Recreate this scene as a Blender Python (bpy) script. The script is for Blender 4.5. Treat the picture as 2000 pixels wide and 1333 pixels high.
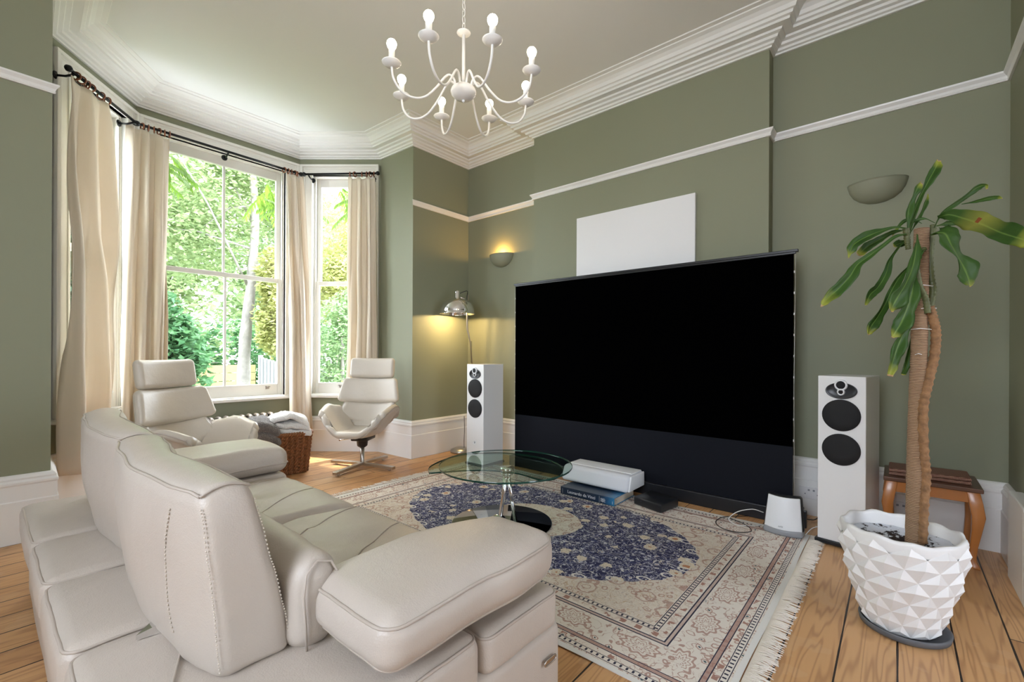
import bpy, bmesh, math, random
from mathutils import Vector, Matrix, noise
PI = math.pi
sc = bpy.context.scene
for o in list(bpy.data.objects):
    bpy.data.objects.remove(o)
C = sc.collection

# ------------------------------------------------------------------ camera
W, HH = 2000.0, 1333.0
FPX, CXP, CYP, YAW, ROLL, EYE = 883.1, 1006.7, 689.8, 0.7011, 0.0048, 1.13
fw = Vector((math.cos(YAW), math.sin(YAW), 0)); rt0 = Vector((math.sin(YAW), -math.cos(YAW), 0)); up0 = Vector((0, 0, 1))
rt = rt0 * math.cos(ROLL) + up0 * math.sin(ROLL); up = up0 * math.cos(ROLL) - rt0 * math.sin(ROLL)
cd = bpy.data.cameras.new('camera'); cam = bpy.data.objects.new('camera', cd); C.objects.link(cam)
cam.matrix_world = Matrix(((rt.x, up.x, -fw.x, 0), (rt.y, up.y, -fw.y, 0), (rt.z, up.z, -fw.z, EYE), (0, 0, 0, 1)))
cd.sensor_width = 36; cd.lens = 36 * FPX / W
cd.shift_x = -(CXP - W / 2) / W; cd.shift_y = (CYP - HH / 2) / W
cd.clip_start = 0.02; cd.clip_end = 300
sc.camera = cam

# ------------------------------------------------------------------ colour, world, sun
sc.view_settings.view_transform = 'Standard'
sc.view_settings.look = 'None'
sc.view_settings.gamma = 1
sc.view_settings.use_curve_mapping = False
sc.view_settings.exposure = 0.31
sc.cycles.use_denoising = True
sc.cycles.max_bounces = 12
sc.cycles.diffuse_bounces = 6
sc.cycles.transparent_max_bounces = 24
sc.cycles.sample_clamp_indirect = 6
wd = bpy.data.worlds.new('world'); sc.world = wd; wd.use_nodes = True
wn = wd.node_tree.nodes; wl = wd.node_tree.links
bg = wn['Background']
sky = wn.new('ShaderNodeTexSky'); sky.sky_type = 'NISHITA'; sky.sun_disc = False
sky.sun_elevation = math.radians(52); sky.sun_rotation = math.radians(20); sky.air_density = 1.0; sky.dust_density = 4.0
wmix = wn.new('ShaderNodeMixRGB'); wmix.inputs[0].default_value = 0.72
wmix.inputs[2].default_value = (0.79, 0.84, 0.93, 1)
smul = wn.new('ShaderNodeVectorMath'); smul.operation = 'SCALE'; smul.inputs['Scale'].default_value = 0.10
wl.new(sky.outputs[0], smul.inputs[0]); wl.new(smul.outputs[0], wmix.inputs[1]); wl.new(wmix.outputs[0], bg.inputs[0])
bg.inputs[1].default_value = 18.5
sd = bpy.data.lights.new('sun', 'SUN'); sd.energy = 14.0; sd.angle = math.radians(1.2); sd.color = (1.0, 0.93, 0.80)
sun = bpy.data.objects.new('sun', sd); C.objects.link(sun); sun.location = (1, 12, 9)
SUND = Vector((-0.45, 1.0, 2.3)).normalized()
sun.rotation_euler = SUND.to_track_quat('Z', 'Y').to_euler()

# ------------------------------------------------------------------ helpers
def tag(o, label=None, cat=None, group=None, kind=None):
    if label: o['label'] = label
    if cat: o['category'] = cat
    if group: o['group'] = group
    if kind: o['kind'] = kind
    return o
def empty(name, loc=(0, 0, 0), rz=0, label=None, cat=None, group=None, kind=None):
    o = bpy.data.objects.new(name, None); C.objects.link(o); o.location = loc; o.rotation_euler = (0, 0, rz)
    o.empty_display_size = 0.05
    return tag(o, label, cat, group, kind)
def copy_tree(o, parent=None):
    c = o.copy(); C.objects.link(c); c.parent = parent
    for ch in list(o.children): copy_tree(ch, c)
    return c
class MB:
    """collects verts and faces of one mesh"""
    def __init__(s): s.v = []; s.f = []; s.sm = []
    def add(s, vs, fs, smooth=False):
        b = len(s.v); s.v += [tuple(p) for p in vs]; s.f += [tuple(i + b for i in f) for f in fs]; s.sm += [smooth] * len(fs); return s
    def box(s, a, b, M=None):
        x0, y0, z0 = a; x1, y1, z1 = b
        vs = [(x0, y0, z0), (x1, y0, z0), (x1, y1, z0), (x0, y1, z0), (x0, y0, z1), (x1, y0, z1), (x1, y1, z1), (x0, y1, z1)]
        if M: vs = [M @ Vector(v) for v in vs]
        return s.add(vs, [(3, 2, 1, 0), (4, 5, 6, 7), (0, 1, 5, 4), (1, 2, 6, 5), (2, 3, 7, 6), (3, 0, 4, 7)])
    def bar(s, p, q, w, h, upv=(0, 0, 1)):
        p = Vector(p); q = Vector(q); d = (q - p); L = d.length; d.normalize(); u = Vector(upv); r = d.cross(u).normalized(); u = r.cross(d)
        M = Matrix(((d.x, r.x, u.x, p.x), (d.y, r.y, u.y, p.y), (d.z, r.z, u.z, p.z), (0, 0, 0, 1)))
        return s.box((0, -w / 2, -h / 2), (L, w / 2, h / 2), M)
    def tube(s, pts, r, n=10, closed=False, flat=1.0):
        pts = [Vector(p) for p in pts]; N = len(pts)
        if not hasattr(r, '__len__'): r = [r] * N
        T = []
        for i in range(N):
            a = pts[(i - 1) % N] if (closed or i > 0) else pts[0]; b = pts[(i + 1) % N] if (closed or i < N - 1) else pts[-1]
            t = (b - a); T.append(t.normalized() if t.length > 1e-9 else Vector((0, 0, 1)))
        ref = Vector((0, 0, 1)) if abs(T[0].z) < 0.9 else Vector((1, 0, 0))
        nrm = (ref - T[0] * ref.dot(T[0])).normalized(); vs = []
        for i in range(N):
            nrm = (nrm - T[i] * nrm.dot(T[i]))
            nrm = nrm.normalized() if nrm.length > 1e-6 else T[i].orthogonal().normalized()
            bn = T[i].cross(nrm)
            for k in range(n):
                a = 2 * PI * k / n; vs.append(pts[i] + nrm * (math.cos(a) * r[i]) + bn * (math.sin(a) * r[i] * flat))
        fs = []
        for i in range(N if closed else N - 1):
            j = (i + 1) % N
            for k in range(n):
                l = (k + 1) % n; fs.append((i * n + k, i * n + l, j * n + l, j * n + k))
        if not closed: fs += [tuple(range(n - 1, -1, -1)), tuple((N - 1) * n + k for k in range(n))]
        return s.add(vs, fs, True)
    def lathe(s, prof, n=32, c=(0, 0, 0), a0=0, a1=2 * PI, smooth=True, M=None, cap=True):
        vs = []; full = abs(a1 - a0 - 2 * PI) < 1e-6; m = n if full else n + 1
        for (r, z) in prof:
            for k in range(m):
                a = a0 + (a1 - a0) * k / n; v = Vector((c[0] + r * math.cos(a), c[1] + r * math.sin(a), c[2] + z))
                vs.append(M @ v if M else v)
        fs = []
        for i in range(len(prof) - 1):
            for k in range(n):
                l = (k + 1) % m; fs.append((i * m + k, i * m + l, (i + 1) * m + l, (i + 1) * m + k))
        if full and cap:
            if prof[0][0] > 1e-6: fs.append(tuple(range(n - 1, -1, -1)))
            if prof[-1][0] > 1e-6: fs.append(tuple((len(prof) - 1) * m + k for k in range(n)))
        return s.add(vs, fs, smooth)
    def soft(s, h, r, seg=4, mid=(4, 4, 4), warp=None):
        """rounded box of half sizes h and edge radius r, centred at the origin; warp(Vector)->Vector"""
        ax = []
        for i in range(3):
            rr = min(r, h[i] * 0.999); e = [h[i] - rr + rr * math.tan(PI / 4 * k / seg) for k in range(seg + 1)]
            m = mid[i]; inner = [-(h[i] - rr) + 2 * (h[i] - rr) * k / m for k in range(1, m)] if m > 1 else []
            ax.append(sorted(set([round(-x, 7) for x in e] + [round(x, 7) for x in inner] + [round(x, 7) for x in e])))
        idx = {}; vs = []; fs = []
        def V(p):
            k = (round(p[0], 6), round(p[1], 6), round(p[2], 6))
            if k not in idx:
                q = Vector(p); inn = Vector([max(-(h[i] - min(r, h[i] * .999)), min(h[i] - min(r, h[i] * .999), q[i])) for i in range(3)])
                d = q - inn
                if d.length > 1e-9: d.normalize()
                out = Vector([inn[i] + d[i] * min(r, h[i] * .999) for i in range(3)])
                idx[k] = len(vs); vs.append(warp(out) if warp else out)
            return idx[k]
        for a in range(3):
            b = (a + 1) % 3; c = (a + 2) % 3
            for sgn in (-1, 1):
                for i in range(len(ax[b]) - 1):
                    for j in range(len(ax[c]) - 1):
                        q = []
                        for (u, v) in ((i, j), (i + 1, j), (i + 1, j + 1), (i, j + 1)):
                            p = [0, 0, 0]; p[a] = sgn * h[a]; p[b] = ax[b][u]; p[c] = ax[c][v]; q.append(V(p))
                        fs.append(tuple(q if sgn > 0 else q[::-1]))
        return s.add(vs, fs, True)
    def build(s, name, mat, parent=None, at=None, kind=None, label=None, cat=None, group=None, bevel=0):
        if at is not None: s.v = [(p[0] - at[0], p[1] - at[1], p[2] - at[2]) for p in s.v]
        me = bpy.data.meshes.new(name); me.from_pydata(s.v, [], s.f); me.materials.append(mat)
        me.polygons.foreach_set('use_smooth', s.sm); me.update()
        o = bpy.data.objects.new(name, me); C.objects.link(o)
        if parent: o.parent = parent
        if bevel:
            b = o.modifiers.new('bevel', 'BEVEL'); b.width = bevel; b.segments = 2; b.limit_method = 'ANGLE'; b.angle_limit = math.radians(40)
            b.harden_normals = False
        return tag(o, label, cat, group, kind)
def grid(fn, nu, nv, closed_u=False):
    vs = [fn(i / (nu if closed_u else nu), j / nv) for j in range(nv + 1) for i in range(nu + (0 if closed_u else 1))]
    m = nu if closed_u else nu + 1
    fs = [(j * m + i, j * m + (i + 1) % m, (j + 1) * m + (i + 1) % m, (j + 1) * m + i) for j in range(nv) for i in range(nu)]
    return vs, fs
def cr(pts, n=8):
    """Catmull-Rom through points"""
    pts = [Vector(p) for p in pts]; P = [pts[0] * 2 - pts[1]] + pts + [pts[-1] * 2 - pts[-2]]; out = []
    for i in range(1, len(P) - 2):
        for k in range(n):
            t = k / n; a, b, c, d = P[i - 1], P[i], P[i + 1], P[i + 2]
            out.append(0.5 * ((2 * b) + (c - a) * t + (2 * a - 5 * b + 4 * c - d) * t * t + (3 * b - 3 * c + d - a) * t ** 3))
    return out + [pts[-1]]
def sweep(path, prof, closed=False):
    """mitred sweep along a plan path (room on the right-hand... inward side given by normal n), prof = (offset inward, z)"""
    N = len(path); P = [Vector(p) for p in path]; offs = []
    for i in range(N):
        if closed or 0 < i < N - 1:
            a = (P[i] - P[(i - 1) % N]).normalized(); b = (P[(i + 1) % N] - P[i]).normalized()
            na = Vector((-a.y, a.x)); nb = Vector((-b.y, b.x)); m = (na + nb)
            m = m / max(1e-6, (1 + na.dot(nb))); offs.append(m)
        else:
            d = (P[1] - P[0]) if i == 0 else (P[-1] - P[-2]); d.normalize(); offs.append(Vector((-d.y, d.x)))
    vs = []
    for i in range(N):
        for (o, z) in prof:
            q = P[i] + offs[i] * o; vs.append((q.x, q.y, z))
    m = len(prof); fs = []
    for i in range(N if closed else N - 1):
        j = (i + 1) % N
        for k in range(m - 1): fs.append((i * m + k, j * m + k, j * m + k + 1, i * m + k + 1))
    if not closed: fs += [tuple(range(m)), tuple((N - 1) * m + k for k in range(m - 1, -1, -1))]
    return vs, fs

# ------------------------------------------------------------------ materials
def mat(name, col, rough=0.5, metal=0.0, bump=None, spec=None, var=None, coat=0, sheen=0, emit=None, trans=0, ior=None, sub=0):
    """bump=(scale, strength, distance); var=(scale, amount)"""
    m = bpy.data.materials.new(name); m.use_nodes = True; n = m.node_tree.nodes; l = m.node_tree.links; b = n['Principled BSDF']
    b.inputs['Base Color'].default_value = (*col, 1); b.inputs['Roughness'].default_value = rough; b.inputs['Metallic'].default_value = metal
    if spec is not None: b.inputs['Specular IOR Level'].default_value = spec
    if coat: b.inputs['Coat Weight'].default_value = coat; b.inputs['Coat Roughness'].default_value = 0.15
    if sheen: b.inputs['Sheen Weight'].default_value = sheen
    if ior: b.inputs['IOR'].default_value = ior
    if trans: b.inputs['Transmission Weight'].default_value = trans
    if emit: b.inputs['Emission Color'].default_value = (*emit[0], 1); b.inputs['Emission Strength'].default_value = emit[1]
    tc = n.new('ShaderNodeTexCoord')
    if var:
        nz = n.new('ShaderNodeTexNoise'); nz.inputs['Scale'].default_value = var[0]; nz.inputs['Detail'].default_value = 4
        l.new(tc.outputs['Object'], nz.inputs['Vector']); mx = n.new('ShaderNodeMixRGB'); mx.blend_type = 'MIX'
        mx.inputs[1].default_value = (*[c * (1 - var[1]) for c in col], 1); mx.inputs[2].default_value = (*[min(1, c * (1 + var[1])) for c in col], 1)
        l.new(nz.outputs['Fac'], mx.inputs[0]); l.new(mx.outputs[0], b.inputs['Base Color'])
    if bump:
        nz = n.new('ShaderNodeTexNoise'); nz.inputs['Scale'].default_value = bump[0]; nz.inputs['Detail'].default_value = 5
        l.new(tc.outputs['Object'], nz.inputs['Vector']); bp = n.new('ShaderNodeBump'); bp.inputs['Strength'].default_value = bump[1]
        bp.inputs['Distance'].default_value = bump[2]; l.new(nz.outputs['Fac'], bp.inputs['Height']); l.new(bp.outputs[0], b.inputs['Normal'])
    return m
def setv(node, **k): pass
class NT:
    """tiny node expression helper"""
    def __init__(s, m): s.n = m.node_tree.nodes; s.l = m.node_tree.links; s.b = s.n['Principled BSDF']
    def put(s, inp, v):
        if isinstance(v, (int, float)): inp.default_value = v
        elif isinstance(v, tuple): inp.default_value = (*v, 1) if (len(v) == 3 and inp.type == 'RGBA') else v
        else: s.l.new(v, inp)
    def m(s, op, a, b=None, c=None, clamp=False):
        x = s.n.new('ShaderNodeMath'); x.operation = op; x.use_clamp = clamp
        for i, v in enumerate((a, b, c)):
            if v is not None: s.put(x.inputs[i], v)
        return x.outputs[0]
    def mix(s, f, a, b):
        x = s.n.new('ShaderNodeMixRGB'); s.put(x.inputs[0], f); s.put(x.inputs[1], a); s.put(x.inputs[2], b); return x.outputs[0]
    def xyz(s, v=None):
        if v is None: v = s.n.new('ShaderNodeTexCoord').outputs['Object']
        x = s.n.new('ShaderNodeSeparateXYZ'); s.l.new(v, x.inputs[0]); return x.outputs
    def comb(s, x, y, z=0.0):
        c = s.n.new('ShaderNodeCombineXYZ'); s.put(c.inputs[0], x); s.put(c.inputs[1], y); s.put(c.inputs[2], z); return c.outputs[0]
    def noise(s, v, sc_, det=3, rough=.5, dist=0):
        x = s.n.new('ShaderNodeTexNoise'); s.l.new(v, x.inputs['Vector']); x.inputs['Scale'].default_value = sc_; x.inputs['Detail'].default_value = det
        x.inputs['Roughness'].default_value = rough; x.inputs['Distortion'].default_value = dist; return x.outputs['Fac'], x.outputs['Color']
    def vor(s, v, sc_, feat='F1', rnd=1.0):
        x = s.n.new('ShaderNodeTexVoronoi'); x.feature = feat; s.l.new(v, x.inputs['Vector']); x.inputs['Scale'].default_value = sc_; x.inputs['Randomness'].default_value = rnd
        return x.outputs['Distance'], x.outputs['Color'], x.outputs['Position']
    def white(s, v):
        x = s.n.new('ShaderNodeTexWhiteNoise'); x.noise_dimensions = '3D'; s.l.new(v, x.inputs['Vector']); return x.outputs['Value'], x.outputs['Color']
    def ramp(s, f, stops, interp='LINEAR'):
        x = s.n.new('ShaderNodeValToRGB'); s.l.new(f, x.inputs[0]); e = x.color_ramp.elements; x.color_ramp.interpolation = interp
        while len(e) < len(stops): e.new(0.5)
        for i, (p, c) in enumerate(stops): e[i].position = p; e[i].color = (*c, 1)
        return x.outputs[0]
    def band(s, v, lo, hi):
        return s.m('MULTIPLY', s.m('GREATER_THAN', v, lo), s.m('LESS_THAN', v, hi))
    def bump(s, h, st, dist):
        x = s.n.new('ShaderNodeBump'); x.inputs['Strength'].default_value = st; x.inputs['Distance'].default_value = dist; s.l.new(h, x.inputs['Height']); s.l.new(x.outputs[0], s.b.inputs['Normal'])

M = {}
M['wall'] = mat('olive_paint', (0.240, 0.248, 0.166), 0.62, bump=(180, .08, .002), var=(1.3, .05))
M['trim'] = mat('white_gloss_paint', (0.80, 0.79, 0.77), 0.32, bump=(30, .04, .002))
M['ceil'] = mat('ceiling_paint', (0.78, 0.78, 0.765), 0.8, bump=(60, .05, .002))
M['cornice'] = mat('plaster_paint', (0.80, 0.79, 0.765), 0.6)
M['frame'] = mat('window_paint', (0.80, 0.78, 0.73), 0.4, bump=(25, .05, .002))
M['chrome'] = mat('chrome', (0.82, 0.82, 0.83), 0.06, 1.0)
M['steel'] = mat('brushed_steel', (0.52, 0.48, 0.43), 0.28, 1.0)
M['black'] = mat('black_plastic', (0.012, 0.012, 0.014), 0.45)
M['iron'] = mat('black_iron', (0.012, 0.012, 0.013), 0.38, 0.6)
M['screen_black'] = mat('black_screen_fabric', (0.0006, 0.0006, 0.0007), 0.9, spec=0.0)
M['skirt_black'] = mat('dark_screen_skirt', (0.0055, 0.0065, 0.0105), 0.6, spec=.12, bump=(40, .1, .002))
M['case_black'] = mat('satin_black_case', (0.010, 0.011, 0.014), 0.35)
M['spk'] = mat('white_lacquer', (0.78, 0.78, 0.775), 0.25, coat=.3)
M['cone'] = mat('speaker_mesh', (0.005, 0.005, 0.006), 0.75, bump=(900, .5, .001))
M['cone2'] = mat('black_cone', (0.018, 0.019, 0.022), 0.35)
M['bulb'] = mat('lit_bulb', (1, 1, 1), 0.4, emit=((1.0, 0.84, 0.62), 42.0))
M['enamel'] = mat('white_enamel', (0.80, 0.79, 0.76), 0.4)
M['wood_ring'] = mat('mahogany_rings', (0.20, 0.055, 0.015), 0.3, coat=.5)
M['curtain'] = None
M['canvas'] = mat('white_canvas', (0.80, 0.80, 0.81), 0.85, bump=(300, .15, .001))
M['fabric_grey'] = mat('light_grey_speaker_fabric', (0.62, 0.64, 0.68), 0.85, bump=(500, .4, .001))
M['plastic_white'] = mat('white_plastic', (0.76, 0.78, 0.80), 0.35)
M['grey_plastic'] = mat('grey_plastic', (0.26, 0.27, 0.29), 0.4)
M['pot'] = mat('white_ceramic', (0.80, 0.80, 0.795), 0.42)
M['saucer'] = mat('grey_saucer', (0.11, 0.115, 0.125), 0.55, var=(9, .2))
M['radiator'] = mat('bronze_iron', (0.22, 0.19, 0.165), 0.35, 0.55)
M['sconce'] = mat('painted_plaster_sconce', (0.26, 0.265, 0.185), 0.6)
M['sconce_bulb'] = mat('lit_sconce_bulb', (1, 1, 1), 0.4, emit=((1.0, 0.55, 0.16), 18.0))
M['logo'] = mat('etched_chrome', (0.55, 0.52, 0.50), 0.25, 1.0)
M['book_page'] = mat('book_pages', (0.62, 0.56, 0.46), 0.8, bump=(400, .3, .001))
M['letter'] = mat('printed_letters', (0.78, 0.80, 0.82), 0.6)
M['socket'] = mat('socket_plastic', (0.74, 0.73, 0.73), 0.35)
M['cable_w'] = mat('white_cable', (0.72, 0.71, 0.69), 0.5)
M['cable_b'] = mat('black_cable', (0.012, 0.012, 0.012), 0.5)
M['cable_t'] = mat('tan_cable', (0.50, 0.42, 0.32), 0.6)
M['blanket_w'] = mat('white_fleece', (0.74, 0.73, 0.71), 0.95, bump=(90, 1.0, .012), sheen=.4)
M['blanket_g'] = mat('grey_fleece', (0.17, 0.155, 0.15), 0.95, bump=(110, 1.0, .02), var=(60, .5), sheen=.4)
M['stain'] = None

def leather(name, col, rough=.40):
    m = bpy.data.materials.new(name); m.use_nodes = True; t = NT(m); co = t.n.new('ShaderNodeTexCoord').outputs['Object']
    f, _ = t.noise(co, 3.5, 4, .55); v = t.mix(f, tuple(c * .92 for c in col), tuple(min(1, c * 1.06) for c in col)); t.put(t.b.inputs['Base Color'], v)
    d, _, _ = t.vor(co, 260); f2, _ = t.noise(co, 14, 3, .5); 
    f3, _ = t.noise(co, 90, 3, .6)
    h = t.m('ADD', t.m('MULTIPLY', d, .30), t.m('ADD', t.m('MULTIPLY', f2, 2.2), t.m('MULTIPLY', f3, .35))); t.bump(h, .35, .0035)
    t.b.inputs['Roughness'].default_value = rough; t.b.inputs['Specular IOR Level'].default_value = .45
    return m
M['leather'] = leather('cream_leather', (0.52, 0.462, 0.405))
M['seam'] = mat('leather_piping', (0.47, 0.41, 0.355), 0.5)
M['stitch'] = mat('stitching', (0.62, 0.55, 0.47), 0.7)
M['chair_leather'] = leather('ivory_leather', (0.56, 0.505, 0.43), .36)

def floor_mat():
    m = bpy.data.materials.new('pine_boards'); m.use_nodes = True; t = NT(m); X, Y, Z = t.xyz()
    Wd = 0.1705; yy = t.m('DIVIDE', t.m('ADD', Y, 0.346 + 17.05), Wd); row = t.m('FLOOR', yy); fy = t.m('FRACT', yy)
    r1, _ = t.white(t.comb(row, 3.1)); xo = t.m('DIVIDE', t.m('ADD', X, t.m('MULTIPLY', r1, 4.0)), 3.1); seg = t.m('FLOOR', xo); fx = t.m('FRACT', xo)
    r2, rc = t.white(t.comb(row, seg, 1.7))
    base = t.ramp(r2, [(0, (.40, .200, .075)), (.35, (.54, .285, .115)), (.7, (.62, .36, .165)), (1, (.48, .25, .105))])
    sv = t.comb(t.m('ADD', t.m('MULTIPLY', X, .55), t.m('MULTIPLY', r2, 37.0)), t.m('MULTIPLY', Y, 8.0), r2)
    g, _ = t.noise(sv, 1.3, 2, .45, .25)
    rings = t.m('SINE', t.m('MULTIPLY', g, 85.0)); rings = t.m('POWER', t.m('MULTIPLY_ADD', rings, .5, .5), 3.0)
    fine, _ = t.noise(t.comb(t.m('MULTIPLY', X, 3.0), t.m('MULTIPLY', Y, 120.0), r2), 1.0, 3)
    c = t.mix(t.m('MULTIPLY', rings, .50), base, (.25, .100, .033)); c = t.mix(t.m('MULTIPLY', fine, .22), c, (.55, .36, .20))
    kd, _, _ = t.vor(t.comb(t.m('ADD', X, t.m('MULTIPLY', r2, 11.0)), t.m('MULTIPLY', Y, 1.6), 0.0), 2.6)
    k = t.m('LESS_THAN', t.m('ADD', kd, t.m('MULTIPLY', fine, .02)), .052); c = t.mix(t.m('MULTIPLY', k, .85), c, (.055, .022, .010))
    k2 = t.m('SUBTRACT', 1.0, t.m('DIVIDE', kd, .14), clamp=True); c = t.mix(t.m('MULTIPLY', k2, .5), c, (.16, .07, .03))
    w, _ = t.noise(t.comb(X, Y), 5.0, 4); c = t.mix(t.m('MULTIPLY', t.m('GREATER_THAN', w, .62), .16), c, (.62, .44, .27))
    edge = t.m('MINIMUM', fy, t.m('SUBTRACT', 1.0, fy)); gw = t.m('MULTIPLY_ADD', w, .026, .006)
    gap = t.m('MAXIMUM', t.m('LESS_THAN', edge, gw), t.m('LESS_THAN', t.m('MINIMUM', fx, t.m('SUBTRACT', 1.0, fx)), .0009))
    c = t.mix(gap, c, (.018, .010, .006)); t.put(t.b.inputs['Base Color'], c)
    t.put(t.b.inputs['Roughness'], t.m('MULTIPLY_ADD', fine, .2, .30)); t.bump(t.m('SUBTRACT', t.m('MULTIPLY', rings, .1), gap), .6, .003)
    return m
M['floor'] = floor_mat()

RX0, RX1, RY0, RY1 = 1.44, 3.33, 0.405, 3.33
def rug_mat():
    m = bpy.data.materials.new('persian_rug'); m.use_nodes = True; t = NT(m); X, Y, Z = t.xyz()
    cx, cy = 2.43, 1.885
    co = t.comb(X, Y)
    nz, nc = t.noise(co, 28, 2); 
    wv = t.n.new('ShaderNodeVectorMath'); wv.operation = 'MULTIPLY_ADD'; t.l.new(nc, wv.inputs[0]); wv.inputs[1].default_value = (.03, .03, 0); t.l.new(co, wv.inputs[2]); cw = wv.outputs[0]
    # signed distance to the edge
    dx = t.m('MINIMUM', t.m('SUBTRACT', X, RX0), t.m('SUBTRACT', RX1, X)); dy = t.m('MINIMUM', t.m('SUBTRACT', Y, RY0), t.m('SUBTRACT', RY1, Y)); d = t.m('MINIMUM', dx, dy)
    along = t.m('ADD', t.m('MULTIPLY', t.m('LESS_THAN', dx, dy), Y), t.m('MULTIPLY', t.m('GREATER_THAN', dx, dy), X))
    cream = (.62, .55, .46); cream2 = (.70, .65, .585); rose = (.36, .20, .16); ink = (.035, .035, .06); tan = (.50, .36, .24); navy = (.030, .033, .085)
    # ---- field motifs: flowers, vines
    f1, c1, _ = t.vor(cw, 8.5, 'F1', .85); f2, c2, _ = t.vor(cw, 24.0, 'F1', 1.0); f3, c3, _ = t.vor(co, 60.0, 'F1', 1.0)
    v1, _ = t.noise(cw, 15, 1, .4, 1.6); v2, _ = t.noise(cw, 34, 1, .4, 1.2)
    vine = t.m('LESS_THAN', t.m('ABSOLUTE', t.m('SUBTRACT', v1, .5)), .013); vine2 = t.m('LESS_THAN', t.m('ABSOLUTE', t.m('SUBTRACT', v2, .5)), .022)
    out1 = t.band(f1, .36, .44); out2 = t.band(f1, .17, .21); out3 = t.band(f2, .30, .42)
    sep = t.n.new('ShaderNodeSeparateColor'); t.l.new(c1, sep.inputs[0]); sep2 = t.n.new('ShaderNodeSeparateColor'); t.l.new(c2, sep2.inputs[0])
    # cream ground with outlined rose motifs
    g = t.mix(nz, cream, cream2)
    g = t.mix(t.m('MULTIPLY', vine, .8), g, tan)
    g = t.mix(t.m('MULTIPLY', t.m('MULTIPLY', out3, t.m('GREATER_THAN', sep2.outputs[0], .45)), .75), g, rose)
    g = t.mix(t.m('MULTIPLY', t.m('MAXIMUM', out1, out2), .7), g, rose)
    g = t.mix(t.m('MULTIPLY', t.m('LESS_THAN', f2, .14), .7), g, rose); g = t.mix(t.m('MULTIPLY', t.band(f3, .34, .46), .35), g, tan); g = t.mix(t.m('MULTIPLY', vine2, .35), g, (.30, .24, .22))
    # navy medallion
    n_ = t.mix(t.m('GREATER_THAN', nz, .55), navy, (.055, .06, .14))
    n_ = t.mix(vine2, n_, (.42, .42, .50)); n_ = t.mix(vine, n_, (.60, .58, .56))
    leaf = t.m('MULTIPLY', t.m('LESS_THAN', f2, .26), t.m('GREATER_THAN', sep2.outputs[1], .40)); n_ = t.mix(leaf, n_, (.50, .50, .56))
    n_ = t.mix(t.m('MULTIPLY', t.m('LESS_THAN', f2, .13), t.m('GREATER_THAN', sep2.outputs[1], .6)), n_, (.42, .30, .22))
    fl = t.m('MULTIPLY', t.m('LESS_THAN', t.m('ADD', f1, t.m('MULTIPLY', f3, .14)), .40), t.m('GREATER_THAN', sep.outputs[0], .18)); petal = t.m('GREATER_THAN', t.m('FRACT', t.m('MULTIPLY', f3, 2.2)), .10)
    n_ = t.mix(t.m('MULTIPLY', fl, petal), n_, (.66, .58, .46)); n_ = t.mix(t.m('MULTIPLY', t.m('LESS_THAN', f1, .15), fl), n_, (.45, .22, .12))
    ex = t.m('DIVIDE', t.m('SUBTRACT', X, cx), .64); ey = t.m('DIVIDE', t.m('SUBTRACT', Y, cy), 1.08); er = t.m('SQRT', t.m('ADD', t.m('MULTIPLY', ex, ex), t.m('MULTIPLY', ey, ey)))
    ang = t.m('ARCTAN2', ey, ex); er2 = t.m('ADD', er, t.m('MULTIPLY', t.m('ABSOLUTE', t.m('SINE', t.m('MULTIPLY', ang, 16.0))), .012))
    inner = t.m('LESS_THAN', t.m('SQRT', t.m('ADD', t.m('POWER', t.m('DIVIDE', t.m('SUBTRACT', X, cx), .27), 2.0), t.m('POWER', t.m('DIVIDE', t.m('SUBTRACT', Y, cy), .34), 2.0))), 1.0)
    col = t.mix(t.m('LESS_THAN', er2, 1.0), g, n_); col = t.mix(inner, col, g)
    # scalloped fan motifs on the rim
    fa = t.m('FRACT', t.m('MULTIPLY', ang, 16 / PI)); fr = t.m('SQRT', t.m('ADD', t.m('POWER', t.m('MULTIPLY', t.m('SUBTRACT', fa, .5), .16), 2.0), t.m('POWER', t.m('SUBTRACT', er, .97), 2.0)))
    col = t.mix(t.m('MULTIPLY', t.m('LESS_THAN', er2, 1.0), t.band(fr, .022, .034)), col, (.66, .64, .60))
    # ---- borders
    bcol = t.mix(nz, cream2, (.68, .63, .56))
    u = t.m('MULTIPLY', t.m('SUBTRACT', t.m('FRACT', t.m('DIVIDE', along, .30)), .5), .30); vv = t.m('SUBTRACT', d, .198)
    pr = t.m('SQRT', t.m('ADD', t.m('POWER', t.m('DIVIDE', u, .075), 2.0), t.m('POWER', t.m('DIVIDE', vv, .052), 2.0)))
    ab = t.m('ARCTAN2', t.m('DIVIDE', vv, .052), t.m('DIVIDE', u, .075)); pr2 = t.m('ADD', t.m('ADD', pr, t.m('MULTIPLY', nz, .30)), t.m('MULTIPLY', t.m('SINE', t.m('MULTIPLY', ab, 10.0)), .10))
    bm_ = t.m('MAXIMUM', t.band(pr2, .98, 1.16), t.m('MAXIMUM', t.band(pr2, .72, .80), t.band(pr2, .40, .50)))
    bo = t.m('MAXIMUM', t.m('MULTIPLY', t.m('GREATER_THAN', pr, 1.1), t.m('MAXIMUM', t.band(f2, .28, .40), t.m('MULTIPLY', vine, .8))), bm_)
    main = t.mix(t.m('MULTIPLY', bo, .8), bcol, rose)
    main = t.mix(t.m('MULTIPLY', t.m('MULTIPLY', t.m('LESS_THAN', f2, .17), t.m('GREATER_THAN', sep2.outputs[2], .82)), t.m('GREATER_THAN', pr, 1.1)), main, (.09, .12, .13))
    col = t.mix(t.m('LESS_THAN', d, .30), col, main)
    def line(a, b, c_, f=1.0):
        nonlocal col
        msk = t.band(d, a, b); col = t.mix(t.m('MULTIPLY', msk, f) if f < 1 else msk, col, c_)
    line(.245, .36, cream2, .55)
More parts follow.
